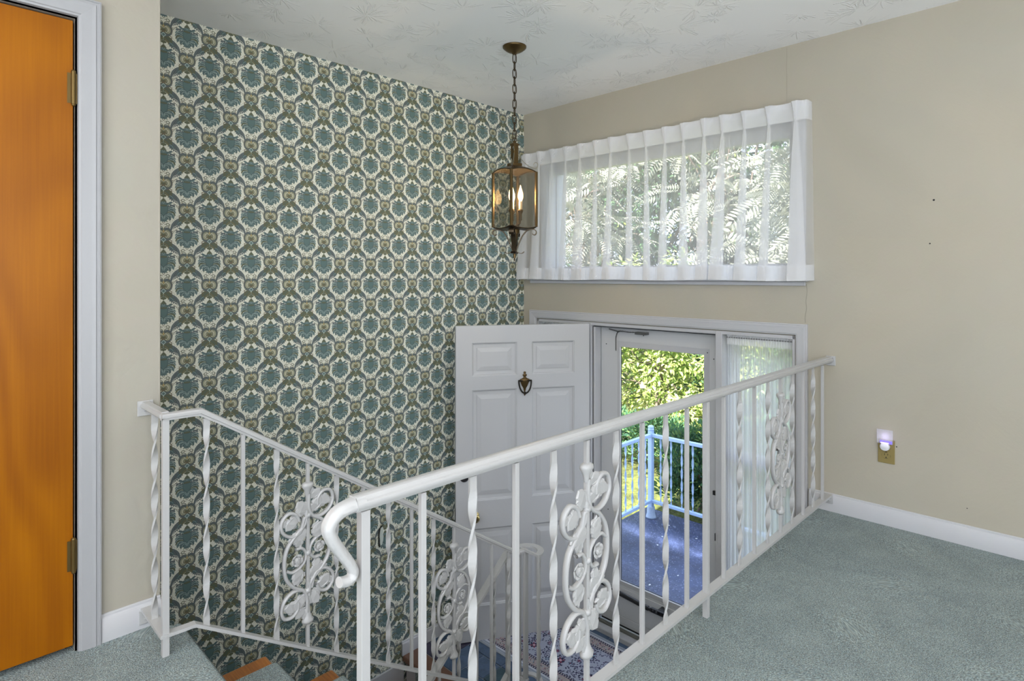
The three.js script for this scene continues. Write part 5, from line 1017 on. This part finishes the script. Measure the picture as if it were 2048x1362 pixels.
function trunk(parent, base, top, r0, r1, limbs) {
  const gs = [smooth(sweep(curvePts([base, base.clone().lerp(top, 0.4).add(V(rr(-0.15, 0.15), 0, rr(-0.1, 0.1))), top], 10), clampCapEllipse(1, 1, 9).map(([a, b]) => [a * (r0 + r1) / 2, b * (r0 + r1) / 2]), V(1, 0, 0)), 1.2)];
  for (const l of limbs) { const a = base.clone().lerp(top, rr(0.35, 0.95)); gs.push(tube([a, a.clone().lerp(l, 0.5).add(V(rr(-0.1, 0.1), 0.12, rr(-0.1, 0.1))), l], r1 * rr(0.22, 0.5), 8, 5)); }
  mesh('trunk', merge(gs.map((g) => { g.deleteAttribute('uv'); return g; })), BARK, parent);
}
// bush with broad pale leaves straight behind the porch, in the sun
{
  const t = thing('broadleaf_bush', [-1.9, GROUND, -5.2], 'tall sunlit bush with broad yellow green leaves behind the porch railing', 'bush');
  const o = V(1.9, -GROUND, 5.2), list = clumps(110, -1.95, 0.0, -5.2, 1.9, 1.5, 0.75, 0.17, 0.34).map((k) => ({ ...k, c: k.c.add(o) }));
  trunk(t, V(0, 0, 0), V(0.05, 1.5, 0), 0.06, 0.03, list.slice(0, 26).map((k) => k.c));
  foliage(t, 13000, clumpLeaves(list, 0.06, 0.115), GREENS);
}
{
  const t = thing('broadleaf_bush', [1.9, GROUND, -6.6], 'sunlit yellow green bush beyond the right sidelight', 'bush');
  const list = clumps(60, 0, 1.25, 0, 1.1, 1.2, 0.8, 0.2, 0.4);
  trunk(t, V(0, 0, 0), V(0.05, 1.4, 0), 0.05, 0.03, list.slice(0, 20).map((k) => k.c));
  foliage(t, 9000, clumpLeaves(list, 0.06, 0.115), GREENS);
}
// yew hedge close behind the railing
function hedge(x, z, w, h, d, label, n) {
  const t = thing('yew_shrub', [x, GROUND, z], label, 'shrub');
  const list = clumps(40, 0, h * 0.58, 0, w / 2, h * 0.42, d / 2, 0.12, 0.22);
  trunk(t, V(0, 0, 0), V(0, h * 0.6, 0), 0.03, 0.012, list.slice(0, 22).map((k) => k.c));
  foliage(t, n, () => { const k = list[Math.floor(rnd() * list.length)], dd = V(rr(-1, 1), rr(-0.6, 1), rr(-1, 1)).normalize(), p = k.c.clone().addScaledVector(dd, k.r * Math.pow(rnd(), 0.4)); return { p, dir: dd.add(V(0, 0.6, 0)), len: rr(0.035, 0.07), roll: rr(-3, 3) }; }, YEW);
}
hedge(-0.1, -2.95, 0.9, 1.02, 0.7, 'dark green yew shrub behind the corner post of the blue railing', 9000);
hedge(0.72, -2.95, 1.0, 1.12, 0.75, 'dark green yew shrub behind the right run of the blue railing', 9000);
hedge(-1.5, -3.95, 1.6, 0.8, 0.5, 'dark shrub under the broadleaf bush at the far side of the lawn strip', 9000);
hedge(0.9, -4.6, 1.1, 1.35, 0.9, 'taller yew shrub with sunny tips behind the railing', 8000);
// trees with pinnate fronds outside the high window
const frondGeo = (() => {
  const gs = [], n = 9;
  for (let i = 0; i < n; i++) for (const s of [-1, 1]) { const g = leafGeo.clone().scale(0.27 * (1 - 0.35 * Math.abs(i / n - 0.4)), 0.2, 0.17); g.rotateY(-s * 1.18); g.rotateX(s * 0.25); gs.push(g.translate(0.12 + 0.82 * i / n, -0.16 * Math.pow(i / n, 2), 0)); }
  gs.push(leafGeo.clone().scale(0.2, 0.2, 0.2).translate(0.92, -0.14, 0));
  const g = merge(gs.map((q) => { q.deleteAttribute('uv'); return q; })); return g;
})();
const FROND_MATS = GREY.map((c) => leafMat({ color: lin(...c) }));
function frondTree(x, z, h, spread, nParts, nRest, label) {
  const t = thing('frond_tree', [x, GROUND, z], label, 'tree');
  const tops = Array.from({ length: 16 }, () => V(rr(-spread, spread), rr(0.4, 1) * h, rr(-spread, spread) * 0.7));
  trunk(t, V(0, 0, 0), V(rr(-0.3, 0.3), h * 0.85, rr(-0.2, 0.2)), 0.09, 0.05, tops);
  const place = () => { const k = tops[Math.floor(rnd() * tops.length)], d = V(rr(-1, 1), rr(-0.4, 0.7), rr(-1, 1)).normalize(); return { p: k.clone().addScaledVector(d, rr(0, 0.6)), dir: d.add(V(0, rr(-0.9, 0.1), 0)), len: rr(0.4, 0.7) }; };
  for (let i = 0; i < nParts; i++) {
    const q = place(), m = mesh('frond', frondGeo, FROND_MATS[i % FROND_MATS.length], t);
    m.position.copy(q.p); m.quaternion.setFromUnitVectors(V(1, 0, 0), q.dir.normalize()); m.rotateX(rr(-0.5, 0.5)); m.scale.setScalar(q.len);
  }
  foliage(t, nRest, place, GREY, LEAF, frondGeo);
}
frondTree(-4.4, -6.5, 5.4, 1.0, 70, 300, 'pale tree with feathery pinnate fronds at the left of the high window');
frondTree(-1.75, -7.6, 6.4, 0.8, 70, 300, 'pale tree with feathery pinnate fronds behind the middle of the high window');
frondTree(0.4, -5.8, 5.4, 1.05, 70, 300, 'pale tree with feathery pinnate fronds at the right of the high window');
// woodland
function tree(x, z, h, r, n, label, colors, leaf0 = 0.12, leaf1 = 0.24) {
  const t = thing('woodland_tree', [x, GROUND, z], label, 'tree');
  const list = clumps(70, 0, h * 0.55, 0, r, h * 0.46, r * 0.8, 0.35, 0.8);
  trunk(t, V(0, 0, 0), V(rr(-0.4, 0.4), h * 0.8, 0), 0.2, 0.13, list.slice(0, 20).map((k) => k.c));
  foliage(t, n, clumpLeaves(list, leaf0, leaf1), colors);
}
const wood = [[-13.5, -11, 9, 2.8], [-8.8, -12.5, 10, 2.6], [-6.0, -9.5, 8, 2.4], [-3.6, -10.0, 9, 2.3], [-1.0, -12.6, 9.5, 2.2], [1.6, -10.2, 9, 2.2], [4.6, -9.6, 8, 2.2], [-4.9, -14, 11, 3.4], [0.9, -17.5, 12, 3.2], [-9.5, -7.4, 7, 2.2]];
const woodWords = ['far left of the woodland', 'left part of the woodland, behind', 'left edge of the high window view', 'behind the left fronds', 'behind the middle fronds', 'right of the woodland middle', 'right edge of the woodland', 'tallest at the back left', 'tallest at the back right', 'nearest on the left side'];
wood.forEach(([x, z, h, r], i) => tree(x, z, h, r, 7500, `shady leafy woodland tree, ${woodWords[i]}`, i % 3 ? DARKS : [...DARKS, ...GREENS.slice(0, 1)]));
// a dark leafy understorey closes the view under the trees
for (const [x, z, w, label] of [[-7, -8.6, 4.6, 'dark understorey thicket at the left under the woodland trees'], [-2.6, -8.2, 4.6, 'dark understorey thicket behind the broadleaf bush'], [1.9, -8.0, 4.6, 'dark understorey thicket at the right under the woodland trees']]) {
  const t = thing('thicket', [x, GROUND, z], label, 'shrub');
  const list = clumps(60, 0, 1.1, 0, w / 2, 1.1, 0.7, 0.25, 0.5);
  trunk(t, V(0, 0, 0), V(0, 1.4, 0), 0.05, 0.02, list.slice(0, 16).map((k) => k.c));
  foliage(t, 6000, clumpLeaves(list, 0.09, 0.17), DARKS);
}
scene.traverse((o) => { if (o.isMesh) { o.castShadow = true; o.receiveShadow = true; } });
renderer.render(scene, camera);
